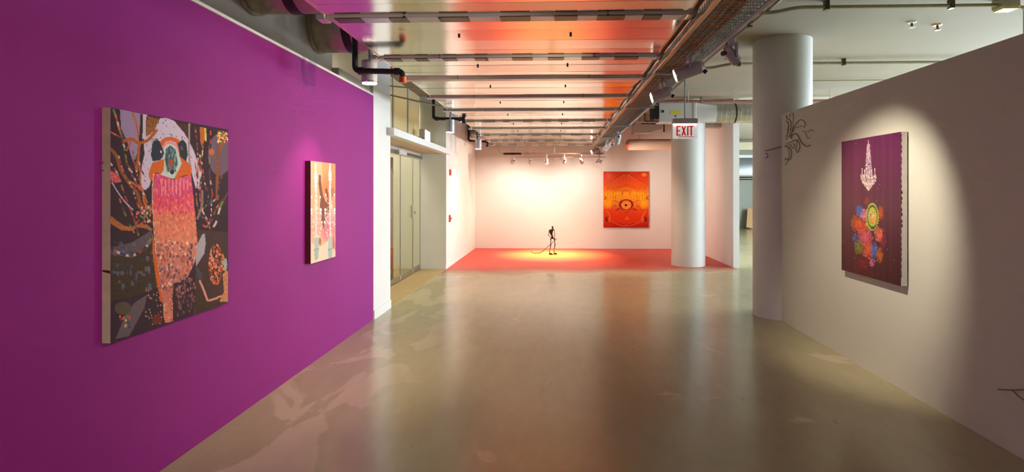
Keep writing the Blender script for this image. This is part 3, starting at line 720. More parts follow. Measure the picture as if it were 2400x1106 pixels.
for x in (3.4, 5.2): MB().tube([(x, 11.2, zc), (x + 0.03, 11.2, zc)], rr_ + 0.01, 28).build('strap', M['darksteel'], du, True)
for x in (3.4, 5.2): tube([(x + 0.015, 11.2, zc + rr_), (x + 0.015, 11.2, CH)], 0.006, 6).build('hanger', M['wire'], du)

q0 = onY(1485, 289, 14.6); q1 = onY(1527, 311, 14.6)
vb2 = thing('air_control_box', 'small grey air box hanging before the back wall above the wrapped duct', 'air box', ((q0.x + q1.x) / 2, 14.8, q1.z))
MB().box((q0.x, 14.6, q1.z), (q1.x, 15.0, q0.z), bev=0.006).build('case', M['vav'], vb2)
MB().box((q1.x, 14.62, q0.z - 0.03), (q1.x + 0.33, 14.65, q0.z - 0.01)).build('bracket', M['darksteel'], vb2)
MB().box((q1.x + 0.30, 14.62, q1.z + 0.02), (q1.x + 0.33, 14.65, q0.z - 0.01)).build('bracket', M['darksteel'], vb2)
MB().add([(q1.x + .002, 14.66, q1.z + .02), (q1.x + .002, 14.94, q1.z + .02), (q1.x + .002, 14.94, q0.z - .04), (q1.x + .002, 14.66, q0.z - .04), (q1.x + .30, 14.74, q0.z - .12), (q1.x + .30, 14.86, q0.z - .12), (q1.x + .30, 14.86, q0.z - .04), (q1.x + .30, 14.74, q0.z - .04)],
         [(0, 1, 2, 3), (4, 5, 6, 7), (0, 1, 5, 4), (1, 2, 6, 5), (2, 3, 7, 6), (3, 0, 4, 7)]).build('nozzle', M['vav'], vb2)
for x in (q0.x + 0.08, q1.x - 0.08): tube([(x, 14.8, q0.z - 0.002), (x, 14.8, CH)], 0.006, 6).build('hanger', M['wire'], vb2)
d0 = onY(1472, 326, 15.2); d1 = onY(1600, 352, 15.2); zc2 = (d0.z + d1.z) / 2; r2 = (d0.z - d1.z) / 2
wd = thing('air_duct', 'brown wrapped duct running in front of the upper back wall', 'duct', (2.6, 15.2, d1.z))
pts = []; rs = []; x = d0.x
while x < XR2 - 0.2:
    pts += [(x, 15.2, zc2), (x + 0.05, 15.2, zc2)]; rs += [r2, r2 * 0.97]; x += 0.06
MB().tube(pts, rs, 24).build('wrapped_shell', M['sock'], wd, True)
MB().tube([(d0.x - 0.05, 15.2, zc2), (d0.x + 0.002, 15.2, zc2)], [r2 * 0.6, r2 * 0.9], 24).build('end_collar', M['orange'], wd, True)
for x in (2.2, 3.2): tube([(x, 15.2, zc2 + r2 * 0.9), (x, 15.2, CH)], 0.006, 6).build('hanger', M['wire'], wd)
fx = thing('air_duct', 'short ribbed flexible duct stub below the silver duct', 'duct', (3.0, 13.2, 2.9))
f0 = onY(1650, 295, 13.2); f1 = onY(1702, 295, 13.2); pts = []; rs = []
for q in range(16):
    x = f0.x + (f1.x - f0.x) * q / 15; pts.append((x, 13.2, f0.z + 0.03)); rs.append(0.085 + (0.008 if q % 2 else 0))
MB().tube(pts, rs, 18).build('ribbed_shell', M['galv'], fx, True)
for x in (f0.x + 0.1, f1.x - 0.1): tube([(x, 13.2, f0.z + 0.1), (x, 13.2, CH)], 0.006, 6).build('hanger', M['wire'], fx)

tg = thing('ceiling_pipe', 'dusty red horizontal pipe under the ceiling above the air box', 'pipe', (3, 12.0, 3.4))
tube([(1.5, 12.0, 3.41), (9.0, 12.0, 3.41)], 0.05, 12).build('pipe', M['redpipe'], tg, True)
for x in (2.1, 3.0, 5.0): MB().box((x - 0.015, 11.945, 3.355), (x + 0.015, 12.055, CH)).build('clip', M['conduit'], tg)

def conduit(label, pts, r=0.018, clips=(), group='thin conduits on the ceiling', m='conduit'):
    pts = [Vector(p) for p in pts]
    t = thing('ceiling_conduit', label, 'conduit', pts[0], group)
    tube(bend(pts, 0.12), r, 8).build('pipe', M[m], t, True)
    for c in clips:
        c = Vector(c); MB().box((c.x - 0.02, c.y - 0.03, c.z - r - 0.012), (c.x + 0.02, c.y + 0.03, CH)).build('clip', M['darksteel'], t)
    return t
ZC = 3.46
conduit('thin conduit with a kink crossing the ceiling nearest the viewer, ending at the junction box', [(1.45, 6.05, ZC - .03), (2.25, 6.05, ZC - .03), (2.45, 5.98, ZC), (4.42, 5.98, ZC)], 0.019, [(2.75, 5.98, ZC), (3.98, 5.98, ZC)])
conduit('thin conduit with a kink crossing the ceiling at the top of the near column', [(2.05, 8.75, ZC - .03), (2.35, 8.75, ZC - .03), (2.55, 8.62, ZC), (6.5, 8.6, ZC)], 0.022, [(2.7, 8.62, ZC), (4.2, 8.6, ZC)])
conduit('long conduit running down the hall left of the near column', [(2.20, 4.2, ZC), (2.16, 11.9, ZC)], 0.016, [(2.19, 6.6, ZC), (2.18, 7.4, ZC), (2.17, 9.0, ZC)])
conduit('second long conduit beside the hall conduit, starting past the near spotlight', [(2.02, 7.0, ZC), (2.0, 11.9, ZC)], 0.014, [(2.01, 8.0, ZC), (2.0, 9.6, ZC)])
conduit('faint conduit crossing the ceiling just above the partition top', [(3.6, 10.1, ZC + .02), (7.5, 10.05, ZC + .02)], 0.012)
jb = thing('junction_box', 'metal junction box with a yellow underside and a conduit dropping behind the partition', 'junction box', (4.5, 5.98, 3.40))
MB().box((4.43, 5.90, 3.42), (4.60, 6.06, CH - 0.001), bev=0.006).build('case', M['conduit'], jb)
MB().box((4.44, 5.91, 3.405), (4.59, 6.05, 3.42)).build('cover', M['yellow'], jb, label='yellow cover plate')
tube(bend([(4.60, 5.98, 3.44), (4.70, 5.98, 3.44), (4.71, 5.98, 0.3)], 0.07), 0.016, 8).build('conduit', M['conduit'], jb, True)
for k, (u, v) in enumerate(((2137, 62), (2197, 68))):
    p = onZ(u, v, 3.47)
    t = thing('ceiling_sprinkler', ['white ceiling sprinkler head near the junction box conduit', 'brass ceiling sprinkler head to the right of the white one'][k], 'sprinkler', (p.x, p.y, CH))
    mm = M['white'] if k == 0 else M['rail']
    tube([(p.x, p.y, CH), (p.x, p.y, 3.46)], 0.012, 8).build('stem', M['darksteel'], t)
    MB().tube([(p.x, p.y, 3.455), (p.x, p.y, 3.467)], [0.03, 0.034], 14).build('deflector', mm, t, True)
    MB().tube([(p.x, p.y, CH - 0.012), (p.x, p.y, CH - 0.0005)], [0.045, 0.05], 16).build('collar', mm, t, True)
# conduits in the door recess
conduit('bent conduit from the white wall end to the crossbars over the recess', [(REC + 0.1, PIER1 + 0.02, 2.98), (-2.45, 8.3, 3.0), (-1.62, 8.22, 2.80)], 0.012, group='conduits over the door recess')
conduit('straight thin conduit over the recess, above the bent one', [(REC + 0.1, PIER1 + 0.02, 3.08), (-1.7, 7.2 + 0.7, 2.98)], 0.01, group='conduits over the door recess')

# ------------------------------------------------------------------ far room seen through the gap
bd = thing('leaning_board', 'tan plywood board leaning at the far wall in the gap', 'board', (8.3, 24.6, 0))
rot = Euler((math.radians(-12), math.radians(8), 0)).to_matrix()
MB().box((8.05, 24.62, 0.03), (8.5, 24.66, 0.85), rot).build('board', M['ply'], bd)
MB().box((8.05, 24.60, 0.40), (8.5, 24.62, 0.44), rot).build('batten', M['ply'], bd)
fwin = thing('window_1', 'dark strip window high in the far grey wall', 'window', (8.5, 24.98, 2.5)); fwin['kind'] = 'structure'
box((7.2, 24.95, 2.35), (10.5, 24.985, 3.0)).build('pane', M['darkglass'], fwin)
box((7.1, 24.93, 2.25), (10.6, 24.999, 2.35)).build('window_frame', M['white'], fwin)
box((7.1, 24.93, 3.0), (10.6, 24.999, 3.12)).build('window_frame', M['white'], fwin)
fp = thing('ceiling_pipe', 'dark pipe along the far wall under the strip window', 'pipe', (8.5, 24.8, 2.1))
tube([(6.5, 24.8, 2.12), (11.0, 24.8, 2.12)], 0.06, 10).build('pipe', M['darksteel'], fp, True)
for x in (7.0, 10.0): tube([(x, 24.8, 2.12), (x, 24.8, CH)], 0.01, 6).build('hanger', M['darksteel'], fp)
fb = thing('ceiling_beam', 'beige beam under the ceiling of the far room', 'beam', (8, 22, 3.1))
box((5.5, 21.8, 3.12), (11.9, 22.1, 3.40)).build('beam', M['far_beam'], fb)
box((5.5, 21.75, 3.40), (11.9, 22.15, CH - 0.001)).build('top_flange', M['darksteel'], fb)

# ------------------------------------------------------------------ small bronze figure
fig = thing('bronze_figure', 'small dark bronze skeleton figure with a long curved stick on the red floor', 'sculpture', SCULPT)
FY = SCULPT.y
def fp_(x, y, dy=0.0):
    p = onY(1230 + x / 10.05, 510 + y / 10.05, FY); return Vector((p.x, FY + dy, max(0.012, p.z)))
def skinned(name, chains, m, parent, subd=1):
    verts = []; edges = []; rad = []; key = {}
    def vid(p, r):
        k = tuple(round(q, 4) for q in p)
        if k not in key: key[k] = len(verts); verts.append(p); rad.append(r)
        return key[k]
    for ch in chains:
        pv = None
        for p, r in ch:
            i = vid(p, r)
            if pv is not None and pv != i: edges.append((pv, i))
            pv = i
    base = WORLD[parent.name]
    me = bpy.data.meshes.new(name); me.from_pydata([tuple(v - base) for v in verts], edges, [])
    o = bpy.data.objects.new(name, me); COL.objects.link(o); o.parent = parent; WORLD[o.name] = base
    md = o.modifiers.new('skin', 'SKIN'); sv = me.skin_vertices[0].data
    for i, r in enumerate(rad): sv[i].radius = (r, r); sv[i].use_root = (i == 0)
    md.use_smooth_shade = True
    s2 = o.modifiers.new('sub', 'SUBSURF'); s2.levels = subd; s2.render_levels = subd
    me.materials.append(m); return o
PEL = (fp_(645, 470), 0.028)
NECK = (fp_(648, 268), 0.010)
CH1 = (fp_(612, 300), 0.042); CH2 = (fp_(612, 345), 0.050); CH3 = (fp_(628, 390), 0.030); WST = (fp_(645, 430), 0.018)
skinned('body', [
    [PEL, WST, CH3, CH2, CH1, NECK, (fp_(650, 248), 0.012), (fp_(652, 225), 0.027), (fp_(655, 198), 0.024)],
    [PEL, (fp_(612, 492, -0.035), 0.016), (fp_(612, 570, -0.04), 0.008), (fp_(612, 645, -0.045), 0.014), (fp_(600, 700, -0.04), 0.011), (fp_(588, 780, -0.035), 0.007), (fp_(585, 835, -0.03), 0.011)],
    [PEL, (fp_(690, 498, 0.035), 0.016), (fp_(703, 560, 0.04), 0.008), (fp_(712, 640, 0.045), 0.014), (fp_(704, 690, 0.04), 0.011), (fp_(684, 770, 0.035), 0.007), (fp_(684, 825, 0.03), 0.011)],
    [CH1, (fp_(580, 290, -0.05), 0.014), (fp_(566, 350, -0.07), 0.007), (fp_(556, 412, -0.075), 0.009), (fp_(590, 440, -0.07), 0.007), (fp_(628, 466, -0.06), 0.008)],
    [CH1, (fp_(688, 278, 0.05), 0.012), (fp_(696, 330, 0.06), 0.007), (fp_(706, 402, 0.06), 0.009), (fp_(709, 460, 0.03), 0.006), (fp_(712, 525, 0.0), 0.010)],
], M['bronze'], fig)
# ribs, jaw, eye ridges
for q in range(5):
    c = fp_(614 + q * 2, 290 + q * 24); ring = []
    rw = [0.042, 0.050, 0.052, 0.046, 0.036][q]
    for a in range(15):
        th = 2 * math.pi * a / 14; ring.append((c.x + rw * 0.85 * math.cos(th), FY + rw * 1.1 * math.sin(th), c.z - 0.008 * math.cos(th)))
    MB().tube(ring, 0.0045, 6, False).build('rib', M['bronze'], fig, True)
j = fp_(668, 245); MB().tube([fp_(655, 250), j, fp_(672, 236)], [0.010, 0.012, 0.008], 8).build('jaw', M['bronze'], fig, True)
for xx, yy2, dy in ((585, 850, -0.03), (690, 842, 0.03)):
    a = fp_(xx - 12, yy2, dy); b = fp_(xx + 62, yy2 + 8, dy); a.z = 0.018; b.z = 0.014
    MB().tube([a + Vector((-0.01, 0, 0)), a, (a + b) / 2 + Vector((0, 0, 0.012)), b, b + Vector((0.012, 0, 0))], [0.004, 0.016, 0.02, 0.014, 0.006], 10).build('foot', M['bronze'], fig, True)
st = [fp_(758, 492, -0.02), fp_(715, 532, -0.02), fp_(640, 592, -0.04), fp_(560, 660, -0.06), fp_(480, 735, -0.09), fp_(440, 770, -0.1), fp_(400, 800, -0.1), fp_(360, 818, -0.1), fp_(290, 826, -0.1), fp_(220, 830, -0.1), fp_(180, 815, -0.1), fp_(155, 790, -0.1), fp_(150, 765, -0.1)]
MB().tube(st, [0.006, 0.006, 0.006, 0.006, 0.007, 0.008, 0.008, 0.008, 0.007, 0.007, 0.006, 0.006, 0.004], 8).build('stick', M['bronze'], fig, True)

# ------------------------------------------------------------------ wire scrolls on the column and partition
def wallp(u, v):
    if u <= 1840: return onCyl(u, v, C1[0], C1[1], C1[2] + 0.010)
    return onX(u, v, XR - 0.009)
def sw(x, y): return wallp(1780 + x / 6.911, 240 + y / 6.911)
def smooth(pts, n=6):
    P = [np.array(p, float) for p in pts]; P = [2 * P[0] - P[1]] + P + [2 * P[-1] - P[-2]]; out = []
    for i in range(1, len(P) - 2):
        for k in range(n):
            t = k / n
            out.append(0.5 * ((2 * P[i]) + (-P[i - 1] + P[i + 1]) * t + (2 * P[i - 1] - 5 * P[i] + 4 * P[i + 1] - P[i + 2]) * t * t + (-P[i - 1] + 3 * P[i] - 3 * P[i + 1] + P[i + 2]) * t ** 3))
    out.append(P[-2]); return [tuple(q) for q in out]
sg = thing('wire_scroll', 'dark wire scroll ornament where the partition meets the near column', 'ornament', sw(440, 600))
SW = [([(85, 785), (200, 762), (300, 730), (400, 712), (435, 712)], .012), ([(88, 830), (120, 830), (135, 860), (120, 890), (90, 900)], .010),
      ([(440, 205), (440, 260), (500, 300), (510, 400), (490, 520), (430, 600)], .010), ([(430, 300), (465, 340), (465, 430), (445, 520), (425, 560)], .012),
      ([(490, 240), (490, 200), (520, 175), (545, 195), (545, 300), (540, 440), (500, 560)], .008),
      ([(430, 440), (540, 425), (650, 390), (690, 380)], .007), ([(545, 480), (560, 400), (610, 320), (660, 280), (710, 300), (740, 350), (715, 410)], .010),
      ([(510, 590), (530, 530), (580, 505), (630, 560), (680, 650), (760, 715), (820, 690)], .012), ([(440, 660), (500, 650), (570, 605), (610, 640), (590, 740), (610, 810), (640, 760), (650, 680), (610, 600)], .010),
      ([(430, 690), (500, 690), (540, 740), (570, 700), (545, 670)], .009), ([(435, 715), (490, 735), (515, 800), (505, 890), (480, 930), (430, 910), (415, 935)], .012), ([(455, 735), (475, 800), (470, 910), (440, 980), (415, 1015)], .009),
      ([(690, 470), (740, 480), (780, 580), (820, 560)], .007), ([(780, 480), (840, 440), (880, 470)], .006)]
for pts, r in SW:
    MB().tube([sw(*p) for p in smooth(pts)], r * 0.42, 6).build('curl', M['scroll'], sg, True)
tw = thing('wire_twig', 'forked wire twig low on the partition near the viewer', 'ornament', onX(2400, 920, XR - 0.009))
MB().tube([onX(u, v, XR - 0.009) for u, v in ((2338, 912), (2372, 914), (2400, 913), (2440, 908))], 0.004, 6).build('stem', M['scroll'], tw, True)
MB().tube([onX(u, v, XR - 0.009) for u, v in ((2372, 914), (2386, 928), (2400, 938), (2430, 950))], 0.003, 6).build('fork', M['scroll'], tw, True)

# ------------------------------------------------------------------ paintings
class Art:
    """a small raster in linear colour, addressed in photo coordinates of the canvas quad (TL, TR, BR, BL)"""
    def __init__(s, quad, nx, ny, bg):
        s.nx, s.ny = nx, ny
        src = [(0, 0), (1, 0), (1, 1), (0, 1)]; A = []; b = []
        for (x, y), (u, v) in zip(src, quad):
            A.append([x, y, 1, 0, 0, 0, -u * x, -u * y]); b.append(u)
            A.append([0, 0, 0, x, y, 1, -v * x, -v * y]); b.append(v)
        h = np.linalg.solve(np.array(A, float), np.array(b, float))
        X, Y = np.meshgrid(np.linspace(0, 1, nx + 1), np.linspace(0, 1, ny + 1))
        D = h[6] * X + h[7] * Y + 1
        s.U = (h[0] * X + h[1] * Y + h[2]) / D; s.V = (h[3] * X + h[4] * Y + h[5]) / D
        s.X, s.Y = X, Y
        s.C = np.zeros((ny + 1, nx + 1, 3)); s.C[:] = bg
        s.t = (0, 0, 1, 1)
    def crop(s, u0, v0, k): s.t = (u0, v0, k); return s
    def pt(s, p): return (s.t[0] + p[0] / s.t[2], s.t[1] + p[1] / s.t[2])
    def mask_poly(s, P):
        P = [s.pt(p) for p in P]; m = np.zeros(s.U.shape, bool); n = len(P)
        for i in range(n):
            (x1, y1), (x2, y2) = P[i], P[(i + 1) % n]
            if y1 == y2: continue
            c = ((y1 > s.V) != (y2 > s.V)) & (s.U < (x2 - x1) * (s.V - y1) / (y2 - y1) + x1); m ^= c
        return m
    def put(s, m, col, a=1.0, jit=0):
        k = m.sum()
        if not k: return
        c = np.array(col, float)
        if jit: c = c + rng.normal(0, jit, (k, 1)) + rng.normal(0, jit * 0.3, (k, 3))
        s.C[m] = s.C[m] * (1 - a) + c * a
    def poly(s, P, col, a=1.0, jit=0): s.put(s.mask_poly(P), col, a, jit)
    def ell(s, c, rx, ry, col, a=1.0, rot=0.0, jit=0, soft=False):
        cu, cv = s.pt(c); rx /= s.t[2]; ry /= s.t[2]; ca, sa = math.cos(rot), math.sin(rot)
        du, dv = s.U - cu, s.V - cv; d = ((du * ca + dv * sa) / rx) ** 2 + ((-du * sa + dv * ca) / ry) ** 2
        if soft:
            wgt = np.clip(1 - d, 0, 1)[..., None] * a; s.C = s.C * (1 - wgt) + np.array(col, float) * wgt
        else: s.put(d < 1, col, a, jit)
    def dist(s, P, w):
        P = [s.pt(p) for p in P]; xs = [p[0] for p in P]; ys_ = [p[1] for p in P]
        box_ = (s.U > min(xs) - w) & (s.U < max(xs) + w) & (s.V > min(ys_) - w) & (s.V < max(ys_) + w)
        U, V = s.U[box_], s.V[box_]
        best = np.full(U.shape, 1e9); par = np.zeros(U.shape); acc = 0
        for (x1, y1), (x2, y2) in zip(P[:-1], P[1:]):
            L2 = (x2 - x1) ** 2 + (y2 - y1) ** 2 + 1e-9
            t = np.clip(((U - x1) * (x2 - x1) + (V - y1) * (y2 - y1)) / L2, 0, 1)
            d = np.hypot(U - x1 - t * (x2 - x1), V - y1 - t * (y2 - y1))
            w_ = d < best; best[w_] = d[w_]; L = math.sqrt(L2); par[w_] = acc + t[w_] * L; acc += L
        fb = np.full(s.U.shape, 1e9); fp = np.zeros(s.U.shape); fb[box_] = best; fp[box_] = par
        return fb, fp
    def line(s, P, wdt, col, a=1.0, sm=True):
        if sm and len(P) > 2: P = smooth(P, 5)
        d, _ = s.dist(P, wdt / s.t[2]); s.put(d < wdt / s.t[2] / 2, col, a)
    def beads(s, P, wdt, cols, step):
        P = smooth(P, 5) if len(P) > 2 else P
        d, par = s.dist(P, wdt / s.t[2]); k = (par / (step / s.t[2])).astype(int); m = d < wdt / s.t[2] / 2
        pick = rng.permutation(len(cols) * 8) % len(cols)
        for q in range(int(k[m].max()) + 1 if m.any() else 0): s.put(m & (k == q), cols[pick[q % len(pick)]])
    def noise(s, amt):
        s.C += rng.normal(0, amt, s.C.shape[:2] + (1,)); return s
    def mesh(s, name, fn, m, parent):
        """fn(a, b) gives the world point of canvas fraction a (across), b (down)"""
        base = WORLD[parent.name]
        p00, p10, p01 = fn(0, 0), fn(1, 0), fn(0, 1)
        P = np.array(p00)[None, None] + s.X[..., None] * (np.array(p10) - np.array(p00)) + s.Y[..., None] * (np.array(p01) - np.array(p00))
        P = (P - np.array(base)).reshape(-1, 3)
        nx, ny = s.nx, s.ny; i = np.arange(nx)[None] + (nx + 1) * np.arange(ny)[:, None]; i = i.reshape(-1)
        Fc = np.stack([i, i + nx + 1, i + nx + 2, i + 1], 1)
        me = bpy.data.meshes.new(name); me.vertices.add(len(P)); me.vertices.foreach_set('co', P.astype(np.float32).ravel())
        me.loops.add(len(Fc) * 4); me.loops.foreach_set('vertex_index', Fc.astype(np.int32).ravel())
        me.polygons.add(len(Fc)); me.polygons.foreach_set('loop_start', np.arange(0, len(Fc) * 4, 4, dtype=np.int32))
        me.update(calc_edges=True)
        c = np.clip(s.C, 0, 255) / 255.0; l = np.where(c <= 0.04045, c / 12.92, ((c + 0.055) / 1.055) ** 2.4)
        at = me.color_attributes.new('paint', 'FLOAT_COLOR', 'POINT')
        at.data.foreach_set('color', np.concatenate([l, np.ones(l.shape[:2] + (1,))], 2).astype(np.float32).ravel())
        me.materials.append(m); o = bpy.data.objects.new(name, me); COL.objects.link(o); o.parent = parent; WORLD[o.name] = base
        return o

def R(a, b): return rng.uniform(a, b)

# --- first painting on the purple wall: red feathered creature with bead strings
A = Art([(257, 253), (533, 303), (533, 713), (257, 803)], 250, 340, (56, 30, 38))
A.crop(200, 220, 1.844)
A.poly([(105, 60), (614, 150), (614, 420), (105, 420)], (58, 30, 42), jit=3)
A.poly([(145, 68), (238, 85), (228, 230), (205, 300), (190, 260), (180, 215), (150, 150)], (158, 132, 168))
A.ell((578, 262), 52, 92, (112, 88, 108))
A.poly([(262, 150), (282, 122), (315, 106), (345, 103), (378, 116), (408, 142), (436, 190), (464, 245), (486, 310), (497, 372), (495, 412), (472, 408), (452, 330), (440, 300), (290, 300), (284, 355), (272, 400), (255, 416), (236, 404), (230, 372), (238, 320), (250, 262), (248, 200)], (206, 190, 214), jit=3)
A.poly([(244, 88), (262, 92), (258, 190), (242, 196)], (204, 190, 212))
for _ in range(150):
    x, y = R(245, 470), R(108, 400)
    m_ = A.mask_poly([(262, 150), (315, 108), (378, 116), (436, 190), (486, 310), (490, 400), (452, 330), (440, 290), (290, 290), (272, 390), (238, 380), (250, 240)])
    A.t = (200, 220, 1.844)
    cu, cv = A.pt((x, y)); d = ((A.U - cu) / 1.3) ** 2 + ((A.V - cv) / 2.0) ** 2 < 1
    A.put(d & m_, [(150, 100, 130), (206, 110, 120), (96, 70, 96), (226, 150, 150)][int(R(0, 4))])
# dark funnels and branches, left half
OR = (176, 92, 36)
A.poly([(258, 95), (318, 105), (292, 160), (258, 188)], (120, 66, 30), jit=16)
for q in range(6): A.line([(258 + q * 10, 97 + q * 2), (256 + q * 5, 180)], 2, (196, 128, 60), sm=False)
A.line([(202, 85), (215, 130), (226, 190), (230, 215)], 9, (190, 100, 54)); A.line([(236, 92), (234, 150), (230, 205)], 8, (60, 34, 40))
A.line([(160, 205), (195, 195), (225, 212), (265, 200), (300, 160)], 14, OR); A.line([(228, 210), (225, 260), (218, 330)], 12, OR); A.line([(195, 195), (175, 245)], 8, OR)
A.line([(108, 240), (130, 270), (150, 330), (185, 385), (220, 430), (235, 480), (265, 495), (285, 480)], 15, (146, 80, 36)); A.line([(225, 290), (232, 330), (236, 400), (262, 470)], 7, (190, 100, 54))
A.line([(190, 380), (240, 410), (250, 470), (280, 500)], 9, (190, 110, 52))
A.poly([(105, 525), (130, 545), (165, 570), (195, 575), (230, 560), (262, 565), (285, 585), (280, 595), (255, 580), (225, 578), (190, 592), (150, 588), (105, 560)], (176, 100, 44), jit=12)
BC = [(216, 84, 74), (206, 190, 170), (104, 136, 56), (70, 62, 96), (214, 110, 84), (176, 62, 60), (110, 58, 52), (52, 34, 46), (150, 82, 48), (62, 40, 48)]
for P, w_, st in [([(118, 70), (130, 105), (142, 150), (155, 190)], 11, 18), ([(145, 160), (165, 235), (175, 300), (195, 345), (215, 400)], 9, 15), ([(105, 300), (135, 345), (160, 420), (178, 470), (205, 540), (225, 610)], 9, 13),
                  ([(140, 270), (165, 350), (195, 400), (215, 460), (240, 520)], 7, 10), ([(112, 380), (135, 430), (160, 500), (185, 560), (215, 615)], 9, 20), ([(175, 300), (200, 345), (225, 405), (255, 440)], 8, 12),
                  ([(105, 165), (135, 182), (160, 195)], 8, 14), ([(108, 665), (140, 685), (180, 698), (220, 690), (258, 660), (282, 620)], 10, 15), ([(228, 295), (238, 330), (248, 350)], 7, 14), ([(200, 250), (215, 330), (228, 380)], 6, 9)]:
    A.beads(P, w_ * 0.8, BC, st)
A.poly([(105, 330), (140, 350), (150, 380), (125, 385), (105, 372)], (206, 84, 84), jit=30)
A.line([(112, 385), (140, 430), (170, 470), (200, 500)], 5, (196, 170, 190))
for _ in range(60): A.ell((R(215, 285), R(490, 560)), 4, 6, BC[int(R(0, 7))])
# lower left ground
A.poly([(105, 665), (200, 640), (280, 590), (290, 620), (285, 700), (105, 720)], (98, 78, 84), jit=3)
A.beads([(108, 668), (140, 685), (180, 698), (220, 690), (258, 660), (282, 620)], 10, BC, 14)
A.poly([(105, 690), (150, 700), (200, 708), (255, 675), (285, 640), (298, 720), (312, 830), (260, 890), (190, 880), (105, 900)], (66, 48, 30), jit=5)
for _ in range(46): A.ell((R(110, 295), R(640, 850)), R(4, 9), R(6, 12), [(74, 84, 112), (88, 104, 140), (56, 60, 84), (110, 100, 116)][int(R(0, 4))], 0.75)
A.poly([(105, 890), (190, 880), (300, 840), (330, 990), (105, 1060)], (58, 34, 44), jit=3)
A.poly([(262, 868), (250, 925), (185, 1046), (128, 1056), (165, 960), (210, 900)], (104, 86, 90)); A.ell((158, 925), 36, 28, (88, 76, 60))
for _ in range(16): A.ell((R(145, 190), R(960, 1010)), 4, 6, BC[int(R(0, 7))])
for _ in range(36): A.ell((R(255, 325), R(830, 1000)), 3, 4, (206, 150, 120), 0.8)
A.poly([(282, 985), (310, 940), (330, 985), (300, 1000)], (112, 46, 28))
# right half strings and shapes
A.poly([(385, 125), (440, 128), (440, 195), (420, 165)], (76, 46, 36)); A.line([(445, 130), (443, 260), (452, 330)], 8, (160, 140, 140))
A.poly([(490, 142), (520, 148), (508, 210), (505, 250), (492, 205)], (190, 102, 40)); A.line([(514, 150), (516, 200)], 8, (214, 196, 90))
for q in range(10): A.line([(565, 172), (612, 178)], 1, OR, sm=False)
A.poly([(568, 155), (614, 162), (606, 205), (578, 218), (566, 190)], (120, 64, 34))
for _ in range(60): A.ell((R(568, 612), R(160, 212)), 3, 4, [(236, 190, 90), (226, 90, 60), (240, 232, 190), (150, 170, 60)][int(R(0, 4))])
A.line([(590, 208), (572, 260), (568, 340), (566, 400), (566, 455)], 13, (156, 88, 40))
for q in range(22): A.line([(562, 225 + q * 10), (578, 222 + q * 10)], 2.4, (90, 48, 26), sm=False)
for P, w_, st in [([(470, 145), (478, 210), (482, 300), (480, 400)], 7, 11), ([(505, 215), (500, 300), (515, 400), (528, 430), (520, 480), (500, 500)], 7, 10), ([(538, 160), (536, 240), (532, 330), (540, 400), (545, 440), (530, 480)], 7, 18), ([(490, 250), (495, 340), (490, 430), (500, 500), (530, 560)], 8, 12),
                  ([(470, 300), (480, 380), (475, 450), (490, 520), (520, 550), (540, 600)], 7, 10), ([(606, 340), (580, 370), (568, 440), (545, 470)], 8, 12), ([(490, 560), (520, 575), (548, 540), (560, 500), (600, 445)], 9, 16), ([(530, 600), (560, 560), (580, 490), (612, 430)], 11, 30), ([(540, 450), (540, 520), (525, 580)], 6, 9)]:
    A.beads(P, w_ * 0.8, BC, st)
A.ell((542, 250), 12, 14, (206, 104, 40)); A.line([(500, 420), (500, 480), (480, 540)], 10, (140, 116, 110))
A.poly([(480, 590), (614, 600), (614, 900), (470, 980), (470, 700)], (72, 48, 42), jit=4)
A.poly([(512, 605), (500, 610), (478, 655), (472, 690), (474, 748), (510, 692), (516, 648)], (172, 160, 172)); A.poly([(472, 745), (500, 780), (496, 830), (480, 790)], (70, 72, 84))
A.ell((560, 740), 33, 90, (140, 70, 40))
for _ in range(260):
    a_, r_ = R(0, 6.28), math.sqrt(R(0, 1)); A.ell((560 + 31 * r_ * math.cos(a_), 740 + 86 * r_ * math.sin(a_)), 3.5, 6, [(206, 80, 40), (90, 40, 36), (226, 120, 70), (60, 50, 60), (226, 150, 110)][int(R(0, 5))])
A.line([(490, 812), (505, 845), (518, 880), (528, 898), (560, 888), (585, 878)], 9, (216, 140, 124)); A.line([(590, 700), (604, 770), (612, 800)], 10, (206, 120, 60)); A.poly([(590, 780), (614, 770), (614, 905), (575, 905), (596, 860)], (200, 130, 90), jit=18)
A.poly([(470, 830), (520, 900), (614, 905), (470, 990)], (66, 46, 24), jit=5)
for _ in range(8): A.ell((R(590, 608), R(710, 760)), 5, 8, (160, 176, 170))
# body of feathers
BODY = [(288, 345), (330, 345), (375, 372), (452, 348), (460, 420), (470, 520), (480, 640), (472, 720), (440, 790), (402, 815), (376, 820), (372, 880), (374, 985), (340, 992), (332, 960), (330, 900), (318, 830), (302, 700), (292, 560), (286, 450)]
def bodycol(y):
    st = [(340, (226, 96, 120)), (400, (222, 76, 120)), (470, (232, 84, 98)), (530, (232, 118, 92)), (640, (224, 130, 104)), (720, (206, 124, 104)), (820, (190, 110, 96)), (1000, (216, 126, 100))]
    for (y0, c0), (y1, c1) in zip(st[:-1], st[1:]):
        if y <= y1: t = max(0, (y - y0) / (y1 - y0)); return np.array(c0) * (1 - t) + np.array(c1) * t
    return np.array(st[-1][1])
A.poly([(285, 600), (302, 700), (318, 830), (330, 905), (322, 900), (300, 800), (286, 690)], (214, 96, 32))
bm_ = A.mask_poly(BODY)
for y in range(340, 1000, 12):
    cv = 220 + y / 1.844; A.put(bm_ & (np.abs(A.V - cv) < 3.6), bodycol(y))
